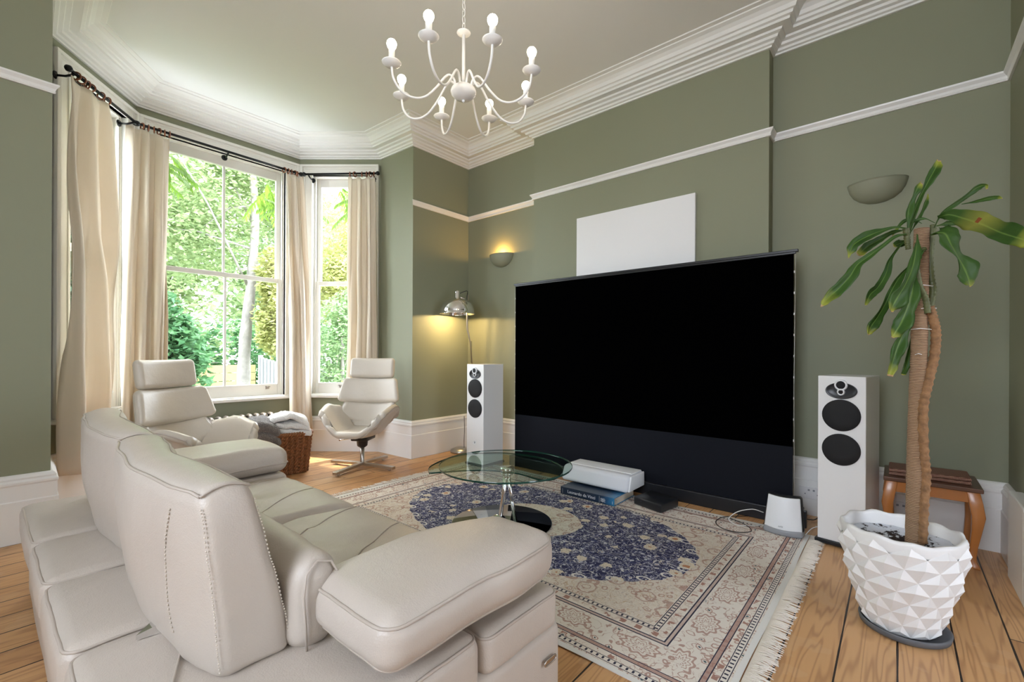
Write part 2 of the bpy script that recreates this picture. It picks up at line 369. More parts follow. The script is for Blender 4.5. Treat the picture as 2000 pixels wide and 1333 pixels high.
    sm = t.m('MULTIPLY', t.band(t.m('FRACT', t.m('DIVIDE', along, .024)), .25, .6), 1.0)
    col = t.mix(t.m('MULTIPLY', t.band(d, .335, .350), sm), col, ink); line(.329, .333, ink); line(.352, .356, ink)
    line(.262, .268, ink); line(.268, .280, rose, .55); line(.280, .286, ink)
    sfl = t.band(t.m('FRACT', t.m('DIVIDE', along, .07)), .35, .75); col = t.mix(t.m('MULTIPLY', t.m('MULTIPLY', t.band(d, .295, .322), t.m('GREATER_THAN', nz, .5)), sfl), col, rose)
    line(.088, .092, ink); line(.092, .108, rose, .8); line(.108, .112, ink)
    col = t.mix(t.m('MULTIPLY', t.m('MULTIPLY', t.band(d, .064, .084), t.m('GREATER_THAN', nz, .52)), sfl), col, rose)
    line(.036, .060, cream2)
    col = t.mix(t.m('MULTIPLY', t.band(d, .041, .055), sm), col, ink); line(.057, .060, ink); line(.034, .037, ink)
    line(-1, .026, (.70, .69, .66))
    t.put(t.b.inputs['Base Color'], col); t.b.inputs['Roughness'].default_value = .9; t.b.inputs['Specular IOR Level'].default_value = .15
    k, _ = t.noise(co, 260, 2); t.bump(k, .5, .002)
    return m
M['rug'] = rug_mat()
M['fringe'] = mat('rug_fringe', (.74, .68, .60), .9)

def cloth_mat(name, col, tl):
    m = bpy.data.materials.new(name); m.use_nodes = True; t = NT(m); n = t.n
    t.b.inputs['Base Color'].default_value = (*col, 1); t.b.inputs['Roughness'].default_value = .9; t.b.inputs['Specular IOR Level'].default_value = .1
    tr = n.new('ShaderNodeBsdfTranslucent'); tr.inputs[0].default_value = (*col, 1); mx = n.new('ShaderNodeMixShader'); mx.inputs[0].default_value = tl
    t.l.new(t.b.outputs[0], mx.inputs[1]); t.l.new(tr.outputs[0], mx.inputs[2]); t.l.new(mx.outputs[0], n['Material Output'].inputs[0])
    X, Y, Z = t.xyz(); k, _ = t.noise(t.comb(t.m('MULTIPLY', X, 200.), t.m('MULTIPLY', Y, 200.), t.m('MULTIPLY', Z, 300.)), 1., 2); t.bump(k, .25, .001)
    return m
M['curtain'] = cloth_mat('cream_curtain_cloth', (.80, .72, .61), .30)

def glass_mat(name, tint, glossy=0.09):
    m = bpy.data.materials.new(name); m.use_nodes = True; n = m.node_tree.nodes; l = m.node_tree.links; n.remove(n['Principled BSDF'])
    tr = n.new('ShaderNodeBsdfTransparent'); tr.inputs[0].default_value = (*tint, 1); gl = n.new('ShaderNodeBsdfGlossy'); gl.inputs['Roughness'].default_value = .0
    fr = n.new('ShaderNodeFresnel'); fr.inputs[0].default_value = 1.5; mx = n.new('ShaderNodeMixShader'); ge = n.new('ShaderNodeNewGeometry'); sb = n.new('ShaderNodeMath'); sb.operation = 'SUBTRACT'; sb.inputs[0].default_value = 1.0; l.new(ge.outputs['Backfacing'], sb.inputs[1])
    ml = n.new('ShaderNodeMath'); ml.operation = 'MULTIPLY'; l.new(fr.outputs[0], ml.inputs[0]); l.new(sb.outputs[0], ml.inputs[1]); l.new(ml.outputs[0], mx.inputs[0])
    l.new(tr.outputs[0], mx.inputs[1]); l.new(gl.outputs[0], mx.inputs[2]); l.new(mx.outputs[0], n['Material Output'].inputs[0]); return m
M['pane'] = glass_mat('window_glass', (.97, .98, .97))
M['table_glass'] = glass_mat('table_glass', (.86, .93, .89))
M['glass_edge'] = mat('green_glass_edge', (.01, .055, .04), .08, coat=.5)
M['mirror_base'] = mat('polished_dark_steel', (.42, .45, .455), .05, 1.0)

def leaf_mat(name, c1, c2, tl=.35, sc_=3.0):
    m = bpy.data.materials.new(name); m.use_nodes = True; t = NT(m); n = t.n
    co = n.new('ShaderNodeTexCoord').outputs['Object']; f, _ = t.noise(co, sc_, 3); g = n.new('ShaderNodeNewGeometry'); r = g.outputs['Random Per Island']
    c = t.mix(t.m('MULTIPLY_ADD', r, .6, t.m('MULTIPLY', f, .4)), c1, c2); t.put(t.b.inputs['Base Color'], c); t.b.inputs['Roughness'].default_value = .45
    tr = n.new('ShaderNodeBsdfTranslucent'); t.put(tr.inputs[0], c); mx = n.new('ShaderNodeMixShader'); mx.inputs[0].default_value = tl
    t.l.new(t.b.outputs[0], mx.inputs[1]); t.l.new(tr.outputs[0], mx.inputs[2]); t.l.new(mx.outputs[0], n['Material Output'].inputs[0]); return m

# ================================================================== THE SETTING
A, AF, B, EC, NX, ML, LX = 3.797, 3.671, 3.956, -.49, 2.979, .2815, -2.30
ZR, ZC, ZCEIL, BY1, BY2 = 2.703, 3.334, 3.52, 2.861, .712
PLAN = [(LX, EC), (A, EC), (A, BY2), (AF, BY2), (AF, BY1), (A, BY1), (A, B), (NX, B), (2.955, 4.52), (2.36, 5.24), (.90, 5.24), (.305, 4.52), (ML, B), (LX, B)]
def plan_run(idx, prof, closed=False):
    n = len(PLAN); P = [Vector(PLAN[i % n]) for i in range(n)]; vs = []
    for i in idx:
        p = P[i % n]; a = (p - P[(i - 1) % n]).normalized(); b = (P[(i + 1) % n] - p).normalized()
        na = Vector((-a.y, a.x)); nb = Vector((-b.y, b.x)); m = (na + nb) / (1 + na.dot(nb))
        for (o, z) in prof: q = p + m * o; vs.append((q.x, q.y, z))
    m = len(prof); N = len(idx); fs = []
    for i in range(N if closed else N - 1):
        j = (i + 1) % N
        for k in range(m - 1): fs.append((i * m + k, j * m + k, j * m + k + 1, i * m + k + 1))
    if not closed: fs += [tuple(range(m)), tuple((N - 1) * m + k for k in range(m - 1, -1, -1))]
    return vs, fs
S = 'structure'
mb = MB(); mb.box((LX - .2, EC - .2, -.12), (A + .2, B, 0))
mb.add([(NX + .1, B, 0), (3.05, 4.56, 0), (2.44, 5.34, 0), (.82, 5.34, 0), (.2, 4.56, 0), (ML - .1, B, 0), (NX + .1, B, -.12), (3.05, 4.56, -.12), (2.44, 5.34, -.12), (.82, 5.34, -.12), (.2, 4.56, -.12), (ML - .1, B, -.12)],
       [(0, 1, 2, 3, 4, 5), (11, 10, 9, 8, 7, 6), (0, 6, 7, 1), (1, 7, 8, 2), (2, 8, 9, 3), (3, 9, 10, 4), (4, 10, 11, 5)])
mb.build('floor', M['floor'], kind=S)
mb = MB(); mb.box((LX - .2, EC - .2, ZCEIL), (A + .2, B + .1, ZCEIL + .15)); mb.box((.1, B + .1, ZCEIL), (3.2, 5.55, ZCEIL + .15)); mb.build('ceiling', M['ceil'], kind=S)
Zt = ZCEIL + .02
MB().box((A, EC - .2, 0), (A + .2, B + .3, Zt)).build('wall_right', M['wall'], kind=S)
MB().box((AF, BY2, 0), (A, BY1, Zt)).build('wall_chimney_breast', M['wall'], kind=S)
OX0, OX1, OZ = -.60, 2.88, 2.50
mb = MB(); mb.box((OX1, EC - .25, 0), (A, EC, Zt)); mb.box((LX - .2, EC - .25, 0), (OX0, EC, Zt)); mb.box((OX0, EC - .25, OZ), (OX1, EC, Zt)); mb.build('wall_back', M['wall'], kind=S)
# wide cased opening and unseen rear room, added with a garden window for daylight
mb = MB()
for sx, x in ((1, OX1), (-1, OX0)):
    mb.box((min(x, x + sx * .13), EC, .0), (max(x, x + sx * .13), EC + .045, OZ + .12)); mb.box((min(x, x + sx * .145), EC, 0), (max(x, x + sx * .145), EC + .055, .43)); mb.box((min(x, x - sx * .03), EC - .25, 0), (max(x, x - sx * .03), EC + .02, OZ))
mb.box((OX0 - .13, EC, OZ), (OX1 + .13, EC + .045, OZ + .13)); mb.box((OX0, EC - .25, OZ - .03), (OX1, EC + .02, OZ)); mb.box((OX1 + .145, EC, 0), (3.39, EC + .055, .44)); mb.build('trim_7', M['trim'], kind=S, bevel=.006)
RY = -3.9
MB().box((LX - .2, RY - .1, -.12), (A + .2, EC - .2, -.001)).build('floor_added_room', M['floor'], kind=S)
MB().box((LX - .2, RY - .1, ZCEIL), (A + .2, EC - .2, ZCEIL + .15)).build('ceiling_added_room', M['ceil'], kind=S)
MB().box((A, RY - .1, 0), (A + .2, EC - .2, Zt)).build('wall_added_room_right', M['ceil'], kind=S)
MB().box((LX - .2, RY - .1, 0), (LX, EC - .2, Zt)).build('wall_added_room_left', M['ceil'], kind=S)
mb = MB(); mb.box((LX, RY - .1, 2.9), (A, RY, Zt)); mb.box((LX, RY - .1, 0), (1.11, RY, 2.9)); mb.box((2.15, RY - .1, 0), (A, RY, 2.9)); mb.build('wall_added_room_garden', M['ceil'], kind=S)
w4 = empty('window_4', (1.63, RY - .05, 0), kind=S); mb = MB(); hw = .50  # unseen garden window, added to light the room from behind the camera
for k in range(5): x = -hw + 2 * hw * k / 4; mb.box((x - .03, -.04, 0), (x + .03, .04, 2.9))
mb.box((-hw, -.04, 0), (hw, .04, .12)); mb.box((-hw, -.04, 2.82), (hw, .04, 2.9)); mb.box((-hw, -.035, 2.1), (hw, .035, 2.15)); mb.build('window_frame', M['frame'], w4)
WY0, WY1, WZ0, WZ1 = -.40, 1.35, 1.10, 3.20
mb = MB(); mb.box((LX - .2, EC, 0), (LX, WY0, Zt)); mb.box((LX - .2, WY1, 0), (LX, B + .3, Zt)); mb.box((LX - .2, WY0, 0), (LX, WY1, WZ0)); mb.box((LX - .2, WY0, WZ1), (LX, WY1, Zt)); mb.build('wall_left', M['wall'], kind=S)
w5 = empty('window_5', (LX - .1, (WY0 + WY1) / 2, WZ0), kind=S); mb = MB(); hy_ = (WY1 - WY0) / 2  # window added in the unseen left wall to brighten the right side
for k in range(5): y = -hy_ + 2 * hy_ * k / 4; mb.box((-.03, y - .03, 0), (.03, y + .03, WZ1 - WZ0))
mb.box((-.03, -hy_, 0), (.03, hy_, .08)); mb.box((-.03, -hy_, WZ1 - WZ0 - .08), (.03, hy_, WZ1 - WZ0)); mb.box((-.028, -hy_, 1.3), (.028, hy_, 1.35)); mb.build('window_frame', M['frame'], w5)
mb = MB(); mb.box((-.12, -hy_ - .05, -.03), (.16, hy_ + .05, 0)); mb.build('window_sill', M['frame'], w5)
MB().box((LX, B, 0), (ML, B + .35, Zt)).build('wall_front_left', M['wall'], kind=S)
MB().box((NX, B, 0), (A, B + .35, Zt)).build('wall_front_right', M['wall'], kind=S)
# bay: thin returns and facets
def facet(p, q):
    p = Vector((*p, 0)); q = Vector((*q, 0)); d = (q - p).normalized(); n = Vector((-d.y, d.x, 0)); L = (q - p).length   # PLAN is counter-clockwise, so n points into the room
    return Matrix(((d.x, n.x, 0, p.x), (d.y, n.y, 0, p.y), (0, 0, 1, 0), (0, 0, 0, 1))), L
for nm, i in (('wall_bay_return_right', 7), ('wall_bay_return_left', 11)):
    Mf, L = facet(PLAN[i], PLAN[i + 1]); MB().box((0, -.20, 0), (L, 0, Zt), Mf).build(nm, M['wall'], kind=S)
ZS0, ZW1 = .62, 3.267
for nm, i in (('wall_bay_right', 8), ('wall_bay_front', 9), ('wall_bay_left', 10)):
    Mf, L = facet(PLAN[i], PLAN[i + 1]); mb = MB()
    mb.box((-.02, -.20, 0), (L + .02, 0, ZS0), Mf); mb.box((-.02, -.20, ZW1 - .1), (L + .02, 0, Zt), Mf)
    mb.box((-.02, -.20, ZS0), (.06, 0, ZW1), Mf); mb.box((L - .06, -.20, ZS0), (L + .02, 0, ZW1), Mf); mb.build(nm, M['wall'], kind=S)
SK = [(0, .0), (.035, .0), (.035, .2435), (.029, .25), (.029, .335), (.034, .345), (.034, .356), (.024, .368), (.026, .378), (.017, .392), (.008, .398), (0, .398)]
for nm, x0, x1 in (('baseboard_back', 3.40, A), ('baseboard_back_corner', LX, OX0 - .145)):
    pts = [(o, z) for (o, z) in SK]; vs = []
    for k, x in enumerate((x0, x1)):
        for (o, z) in SK: vs.append((x - (o if nm == 'baseboard_back' and k else 0) + (o if nm != 'baseboard_back' and not k else 0), EC + o, z))
    m_ = len(SK); fs = [(k, m_ + k, m_ + k + 1, k + 1) for k in range(m_ - 1)] + [tuple(range(m_)), tuple(m_ + k for k in range(m_ - 1, -1, -1))]
    MB().add(vs, fs).build(nm, M['trim'], kind=S)
for nm, idx in (('baseboard_right', [1, 2, 3, 4, 5, 6]), ('baseboard_front_right', [6, 7]), ('baseboard_bay', [7, 8, 9, 10, 11, 12]), ('baseboard_front_left', [12, 13]), ('baseboard_left', [13, 14])):
    MB().add(*plan_run(idx, SK)).build(nm, M['trim'], kind=S)
RP = [(0, ZR), (.012, ZR), (.016, ZR + .008), (.012, ZR + .013), (.017, ZR + .026), (.030, ZR + .042), (.032, ZR + .052), (0, ZR + .052)]
for n_, idx in ((1, [0, 1]), (2, [1, 2, 3, 4, 5, 6]), (3, [6, 7]), (4, [12, 13]), (5, [13, 14])):
    MB().add(*plan_run(idx, RP)).build('trim_%d' % n_, M['trim'], kind=S)
CP = [(0, ZC), (.016, ZC), (.018, ZC + .012), (.034, ZC + .016), (.040, ZC + .030), (.062, ZC + .036), (.068, ZC + .052), (.094, ZC + .058), (.098, ZC + .072),
      (.150, ZC + .072), (.150, ZC + .090), (.170, ZC + .094), (.175, ZC + .112), (.190, ZC + .116), (.200, ZC + .140), (.222, ZC + .158), (.250, ZC + .168), (.252, ZC + .176), (.285, ZC + .178), (.288, ZCEIL), (0, ZCEIL)]
MB().add(*plan_run(list(range(14)), CP, True)).build('trim_6', M['cornice'], kind=S)

def window(nr, i, muntin, arch=.15, left_open=True):
    Mf, L = facet(PLAN[i], PLAN[i + 1]); root = empty('window_%d' % nr, Mf @ Vector((L / 2, 0, ZS0)), kind=S); root_inv = Matrix.Translation(-root.location)
    T = root_inv @ Mf
    def B_(mb, a, b): mb.box(a, b, T); return mb
    fr = MB(); a = arch; e = .018
    # architrave with stepped moulding
    for (w0, w1, dp) in ((e, a, .022), (e, e + .03, .040), (e + .045, e + .058, .028), (a - .022, a, .030)):
        zt_ = ZW1 - (w1 - e) * .84; B_(fr, (w0, -.02, ZS0 + .03), (w1, dp, zt_)); B_(fr, (L - w1, -.02, ZS0 + .03), (L - w0, dp, zt_))
        B_(fr, (w0, -.02, ZW1 - (w1 - e) * .84), (L - w0, dp, ZW1 - (w0 - e) * .84))
    # box lining going out to the sashes
    B_(fr, (a - .012, -.16, ZS0), (a + .004, -.02, ZW1 - .12)); B_(fr, (L - a - .004, -.16, ZS0), (L - a + .012, -.02, ZW1 - .12)); B_(fr, (a, -.16, ZW1 - .125), (L - a, -.02, ZW1 - .10))
    B_(fr, (.05, -.19, ZS0), (a, -.16, ZW1 - .05)); B_(fr, (L - a, -.19, ZS0), (L - .05, -.16, ZW1 - .05))
    B_(fr, (a + .004, -.058, ZS0), (a + .018, -.03, ZW1 - .12)); B_(fr, (L - a - .018, -.058, ZS0), (L - a - .004, -.03, ZW1 - .12))
    fr.build('window_frame', M['frame'], root, bevel=.003)
    sl = MB(); B_(sl, (0.0, -.19, ZS0 - .01), (L, .055, ZS0 + .022)); B_(sl, (.02, -.10, ZS0 + .02), (L - .02, .03, ZS0 + .034)); sl.build('window_sill', M['frame'], root, bevel=.008)
    x0, x1 = a + .006, L - a - .006; zm = 1.925
    for nm, z0, z1, y0, botr in (('lower_sash', ZS0 + .02, zm + .02, -.085, .135), ('upper_sash', zm - .02, ZW1 - .125, -.135, .045)):
        s_ = MB(); st = .046; topr = .09 if nm == 'upper_sash' else .045
        B_(s_, (x0, y0, z0), (x0 + st, y0 + .04, z1)); B_(s_, (x1 - st, y0, z0), (x1, y0 + .04, z1)); B_(s_, (x0 + st, y0, z0), (x1 - st, y0 + .04, z0 + botr)); B_(s_, (x0 + st, y0, z1 - topr), (x1 - st, y0 + .04, z1))
        if muntin: B_(s_, (L / 2 - .011, y0 + .004, z0 + botr), (L / 2 + .011, y0 + .034, z1 - topr))
        so = s_.build(nm, M['frame'], root, bevel=.004)
        parts = [(x0 + st, L / 2 - .011), (L / 2 + .011, x1 - st)] if muntin else [(x0 + st, x1 - st)]
        for (u0, u1) in parts: B_(MB(), (u0, y0 + .016, z0 + botr), (u1, y0 + .020, z1 - topr)).build('pane', M['pane'], so)
    lt = MB()
    for u in ([L * .22, L * .78] if muntin else [L / 2]):
        B_(lt, (u - .018, -.045, ZS0 + .10), (u + .018, -.038, ZS0 + .125)); B_(lt, (u - .022, -.045, ZS0 + .122), (u - .010, -.018, ZS0 + .132)); B_(lt, (u + .010, -.045, ZS0 + .122), (u + .022, -.018, ZS0 + .132))
    lt.build('sash_lift', M['steel'], root, label='small metal sash lifts on the bottom rail')
    return root
window(1, 9, True, .165); window(2, 8, False, .155); window(3, 10, False, .155)

def portal(i, nm):
    Mf, L = facet(PLAN[i], PLAN[i + 1]); ld = bpy.data.lights.new(nm, 'AREA'); ld.shape = 'RECTANGLE'; ld.size = L - .3; ld.size_y = 2.5; ld.cycles.is_portal = True
    o = bpy.data.objects.new(nm, ld); C.objects.link(o); o.location = Mf @ Vector((L / 2, -.27, 1.93)); n = (Mf.to_3x3() @ Vector((0, 1, 0)))
    o.rotation_euler = (-n).to_track_quat('Z', 'Y').to_euler()
ld = bpy.data.lights.new('daylight_added_garden', 'AREA'); ld.shape = 'RECTANGLE'; ld.size = 1.0; ld.size_y = 2.7; ld.cycles.is_portal = True  # sampling portal at the added garden window
o = bpy.data.objects.new('daylight_added_garden', ld); C.objects.link(o); o.location = (1.63, RY - .12, 1.45); o.rotation_euler = Vector((0, -1, 0)).to_track_quat('Z', 'Y').to_euler()
ld = bpy.data.lights.new('daylight_added_side', 'AREA'); ld.shape = 'RECTANGLE'; ld.size = 1.65; ld.size_y = 2.15; ld.cycles.is_portal = True  # sampling portal at the added side window
o = bpy.data.objects.new('daylight_added_side', ld); C.objects.link(o); o.location = (LX - .16, .475, 2.15); o.rotation_euler = Vector((-1, 0, 0)).to_track_quat('Z', 'Y').to_euler()
for i, nm in ((9, 'daylight_front'), (8, 'daylight_right'), (10, 'daylight_left')): portal(i, nm)

# wall sockets fixed to the skirting
def socket(name, x, y, z, w, facing, label):
    r = empty(name, (x, y, z), 0, label, 'socket'); h = .075 / 2 + .005
    MB().box((-.008, -w / 2, -h), (0, w / 2, h)).build('plate', M['socket'], r, bevel=.002)
    for k in (-1, 1):
        MB().box((-.0095, k * w * .25 - .004, -.012), (-.0078, k * w * .25 + .004, -.004)).build('pin_hole', M['grey_plastic'], r)
        MB().box((-.012, k * w * .10 - .006, .014), (-.0078, k * w * .10 + .006, .026)).build('switch', M['grey_plastic'], r)
    return r

# ================================================================== SOFA
def nz(v, s_, a, seed=0): return noise.noise(Vector((v[0] * s_ + seed, v[1] * s_ + seed * 1.7, v[2] * s_ + seed * .3))) * a
def lerp(a, b, t): return a + (b - a) * t
def interp(pts, x):
    if x <= pts[0][0]: return pts[0][1]
    for (a, va), (b, vb) in zip(pts, pts[1:]):
        if x <= b: t = (x - a) / (b - a); t = t * t * (3 - 2 * t); return lerp(va, vb, t)
    return pts[-1][1]
SO = Vector((.66, 1.95, 0))
sofa = empty('leather_sofa', SO, 0, 'cream leather sofa with curved backrests and broad padded arms, in front of the rug', 'sofa')
def cushion(name, x0, x1, y0, y1, z0, z1, r=.035, puff=.02, seg=4, mid=(8, 8, 3), fn=None, seed=0, wr=.004, pipe=None, label=None, seams=()):
    c = Vector(((x0 + x1) / 2, (y0 + y1) / 2, (z0 + z1) / 2)); h = ((x1 - x0) / 2, (y1 - y0) / 2, (z1 - z0) / 2)
    def warp(p):
        a = max(0, 1 - (p.x / h[0]) ** 2); b = max(0, 1 - (p.y / h[1]) ** 2); d = max(0, 1 - (p.z / h[2]) ** 2)
        q = p.copy(); q.z += (1 if p.z > 0 else -.35) * puff * (a * b) ** .6 * min(1, abs(p.z) / h[2]); q.x += math.copysign(puff * .5 * b ** .7 * d, p.x) * (abs(p.x) / h[0]) ** 4; q.y += math.copysign(puff * .5 * a ** .7 * d, p.y) * (abs(p.y) / h[1]) ** 4
        q += c
        n_ = nz(q, 7, wr, seed) + nz(q, 19, wr * .5, seed + 5); q.z += n_; q.x += nz(q, 11, wr * .5, seed + 9)
        return fn(q) if fn else q
    mb = MB().soft(h, r, seg, mid, warp); o = mb.build(name, M['leather'], sofa, at=SO, label=label)
    for (a, b_) in seams:
        MB().tube([warp(Vector((lerp(a[0], b_[0], k / 16) - c.x, lerp(a[1], b_[1], k / 16) + .012 * math.sin(k / 16 * PI) - c.y, h[2]))) for k in range(17)], .0032, 6).build('seam', M['seam'], o, at=SO)
    if pipe:
        for zf in pipe:
            pts = []; zz = h[2] * zf; n = 10
            def corner(sx, sy):
                R = r * 1.0; out = []
                return [(sx, sy)]
            rr = r * .9; P2 = []
            for (sx, sy, a0) in ((1, 1, 0), (-1, 1, PI / 2), (-1, -1, PI), (1, -1, 1.5 * PI)):
                for k in range(5): a = a0 + PI / 2 * k / 4; P2.append((sx * (h[0] - rr) + rr * math.cos(a), sy * (h[1] - rr) + rr * math.sin(a)))
            full = []
            for k in range(len(P2)):
                a = Vector(P2[k]); b = Vector(P2[(k + 1) % len(P2)]); m_ = max(1, int((b - a).length / .035))
                for j in range(m_): full.append(a.lerp(b, j / m_))
            # depth of the seam inside the rounded edge
            rim = abs(zz) - (h[2] - min(r, h[2] * .999)); rimr = min(r, h[2] * .999); ins = rimr - math.sqrt(max(0, rimr ** 2 - max(0, rim) ** 2))
            for p in full:
                f = Vector((p.x * (1 - ins / h[0]), p.y * (1 - ins / h[1]), zz)); pts.append(warp(f) + Vector((0, 0, .0015 if zf > 0 else 0)))
            MB().tube(pts, .0042, 6, closed=True).build('piping', M['seam'], o, at=SO)
    return o
# body and back shelf
cushion('base', .150, 1.190, .806, 3.09, .0, .295, r=.035, puff=.012, mid=(6, 12, 3), label='low leather body under the cushions')
MB().box((.30, .95, .2), (1.05, 3.0, .36)).build('inner_frame', M['leather'], sofa, at=SO)
for k, (y0, y1) in enumerate(((2.47, 3.12), (2.005, 2.465), (1.505, 2.0))):
    cushion('shelf_cushion', .122, .46, y0, y1, .265, .412, r=.04, puff=.012, mid=(6, 8, 3), seed=k * 3, pipe=(.80,))
cushion('shelf_cushion', .128, .83, .80, 1.50, .265, .412, r=.04, puff=.006, mid=(10, 10, 3), seed=12, pipe=(.80,), label='corner cushion running under the near backrest')
cushion('side_cushion', .836, 1.165, .80, 1.25, .283, .405, r=.032, puff=.006, mid=(6, 6, 3), seed=15, pipe=(.72,))
# decorative seam on the corner cushion
def ztop(x, y): return .4145
MB().tube([(lerp(.335, .20, t), lerp(1.36, 1.00, t), .4215) for t in [i / 8 for i in range(9)]], .003, 6).build('seam', M['seam'], sofa, at=SO)
# seat
def seatfn(seed):
    def f(q):
        t = max(0, min(1, (q.x - .9) / .28)); q.z -= .02 * t * t
        q.z += .007 * math.sin((q.x * .8 + q.y) * 24 + 3 * math.sin(q.x * 9 + seed)) * max(0, 1 - abs(q.x - .8) / .35)
        return q
    return f
for k, (y0, y1) in enumerate(((1.19, 1.91), (1.915, 2.66))):
    cushion('seat_cushion', .46, 1.15, y0, y1, .29, .435, r=.05, puff=.022, mid=(16, 16, 3), seed=20 + k * 7, fn=seatfn(k), wr=.006, seams=(((.62, y0 + .03), (1.10, y0 + .36)), ((.66, y0 + .42), (1.10, y1 - .04))))
# backrests
def backrest(y0, y1, bk, ft, zt, seed, near):
    cy = (y0 + y1) / 2; hy = (y1 - y0) / 2; z0, z1 = .405, zt; hz = (z1 - z0) / 2; cz = (z0 + z1) / 2; hx = .07
    def warp(p):
        y = cy + p.y; t = max(0, min(1, (p.z + hz) / (2 * hz))); e = max(0, 1 - (p.y / hy) ** 2)
        xb = interp(bk, y); xf = interp(ft, y); xb2 = lerp(xb + .045, xb, t ** .8); xf2 = lerp(xf + .095, xf, t)
        f = (p.x + hx) / (2 * hx); x = lerp(xb2, xf2, f)
        x += (.016 * e * math.sin(PI * t)) * (1 if f > .5 else -1) * abs(2 * f - 1)
        z = cz + p.z + .010 * math.sin(PI * f) * t ** 3 * 1.5 + .006 * math.sin(PI * e / 2) * t
        q = Vector((x, y, z)); q.x += nz(q, 6, .006, seed); q.y += nz(q, 6, .005, seed + 3) - .022 * math.sin(PI * t) * (p.y / hy if abs(p.y) > hy * .8 else 0) * -1
        q.z += .004 * math.sin(z * 60 + 20 * x) * (1 if p.y < -hy * .95 and near else 0)
        return q
    o = MB().soft((hx, hy, hz), .030, 4, (6, 16, 12), warp).build('backrest', M['leather'], sofa, at=SO)
    r_ = .026; a = .34
    def line(pts, rad=.0036): return [warp(Vector(p)) for p in pts]
    n = 24; e = .009
    top = [(-hx + e, -hy + e + (2 * hy - 2 * e) * i / n, hz - e * .6) for i in range(n + 1)]
    MB().tube(line(top), .0038, 6).build('piping', M['seam'], o, at=SO)
    top = [(hx - e, -hy + e + (2 * hy - 2 * e) * i / n, hz - e * .6) for i in range(n + 1)]
    MB().tube(line(top), .0030, 6).build('piping', M['seam'], o, at=SO)
    MB().tube(line([(-hx + e + (2 * hx - 2 * e) * i / 8, -hy + e * .8, hz - e * .6) for i in range(9)]), .0026, 6).build('piping', M['seam'], o, at=SO)
    # hand stitching down the near end
    st = MB()
    for sx in (-1, 1):
        pth = line([(sx * (hx - .006), -hy + .006, hz - .03 - (2 * hz - .05) * i / 90) for i in range(91)])
        for i in range(0, 90, 2): st.tube([pth[i] + Vector((sx * .001, -.0012, 0)), pth[i].lerp(pth[i + 1], .9) + Vector((sx * .001, -.0012, 0))], .0017, 5)
    if near or True:
        pth = [warp(Vector((-hx - .0005, -hy + .10 + .05 * math.sin(i / 60 * 2.2), hz - .045 - .30 * i / 60))) for i in range(61)]
        if not near: pth = [warp(Vector((-hx - .0005, hy - .09, hz - .045 - .25 * i / 60))) for i in range(61)]
        for i in range(0, 60, 2): st.tube([pth[i] + Vector((-.001, 0, 0)), pth[i + 1] + Vector((-.001, 0, 0))], .0017, 5)
    st.build('stitching', M['stitch'], o, at=SO, kind='stuff')
    return o
backrest(1.115, 2.00, [(1.12, .292), (1.25, .262), (1.5, .245), (1.75, .256), (2.0, .292)], [(1.12, .400), (1.35, .392), (1.6, .375), (1.85, .405), (2.0, .425)], .828, 30, True)
backrest(2.005, 3.03, [(2.0, .300), (2.15, .276), (2.4, .262), (2.65, .277), (2.85, .300), (3.03, .345)], [(2.0, .415), (2.3, .415), (2.6, .415), (3.03, .47)], .832, 37, False)
# roll between the near backrest and the arm
def roll(q):
    t = max(0, (q.z - .41) / .22); q.x += -.012 * t + .012 * t * t; return q
lr = cushion('lumbar_roll', .478, .592, 1.070, 1.70, .402, .628, r=.052, puff=.014, mid=(5, 10, 6), seed=44, fn=roll, wr=.010)
MB().tube([roll(Vector(p)) for p in [(.505, 1.072, .415), (.500, 1.062, .48), (.495, 1.062, .55), (.502, 1.068, .60), (.53, 1.075, .622), (.565, 1.073, .612), (.585, 1.066, .575), (.588, 1.062, .51), (.586, 1.068, .43)]], .0032, 6).build('piping', M['seam'], lr, at=SO)
# arms
def armfn(q, far=False):
    yc = .96; t = (q.x - .45) / .68
    if t > .55:
        u = (t - .55) / .45; k = 1 - .38 * u * u; q.y = (yc - .06 * u) + (q.y - yc) * k if not far else q.y
    q.z += .018 * max(0, t) - .004; return q
cushion('arm_cushion', .528, 1.130, .782, 1.135, .452, .578, r=.05, puff=.020, mid=(14, 12, 4), seed=50, fn=armfn, pipe=(.62, -.80), wr=.004)
def armfar(q):
    t = (q.x - .55) / .6; q.z += .010 * t - .03 * max(0, (q.x - 1.02)) / .12 * max(0, (2.86 - q.y)); return q
cushion('arm_cushion', .50, 1.150, 2.665, 3.10, .440, .575, r=.05, puff=.022, mid=(12, 10, 4), seed=60, fn=armfar, pipe=(-.25,), wr=.004)
cushion('side_cushion', .50, 1.145, 2.67, 3.10, .29, .438, r=.03, puff=.004, mid=(6, 6, 3), seed=66)
# reclining bracket and maker's plate
mb = MB(); mb.add([(.250, 1.430, .418), (.345, 1.495, .418), (.345, 1.405, .418), (.250, 1.430, .4285), (.345, 1.495, .458), (.345, 1.405, .458)], [(0, 2, 1), (3, 4, 5), (0, 1, 4, 3), (1, 2, 5, 4), (2, 0, 3, 5)])
mb.build('recline_bracket', M['chrome'], sofa, at=SO, label='small chrome bracket below the near backrest')
mb = MB(); pts = []
for k in range(24): a = 2 * PI * k / 24; pts.append((1.110 + .030 * math.copysign(abs(math.cos(a)) ** .5, math.cos(a)) * .95, .7935, .205 + .0085 * math.copysign(abs(math.sin(a)) ** .7, math.sin(a))))
mb.tube(pts, .0022, 6, closed=True); mb.box((1.085, .7935, .2005), (1.135, .799, .2095)); mb.build('badge', M['logo'], sofa, at=SO, label='small oval metal badge')

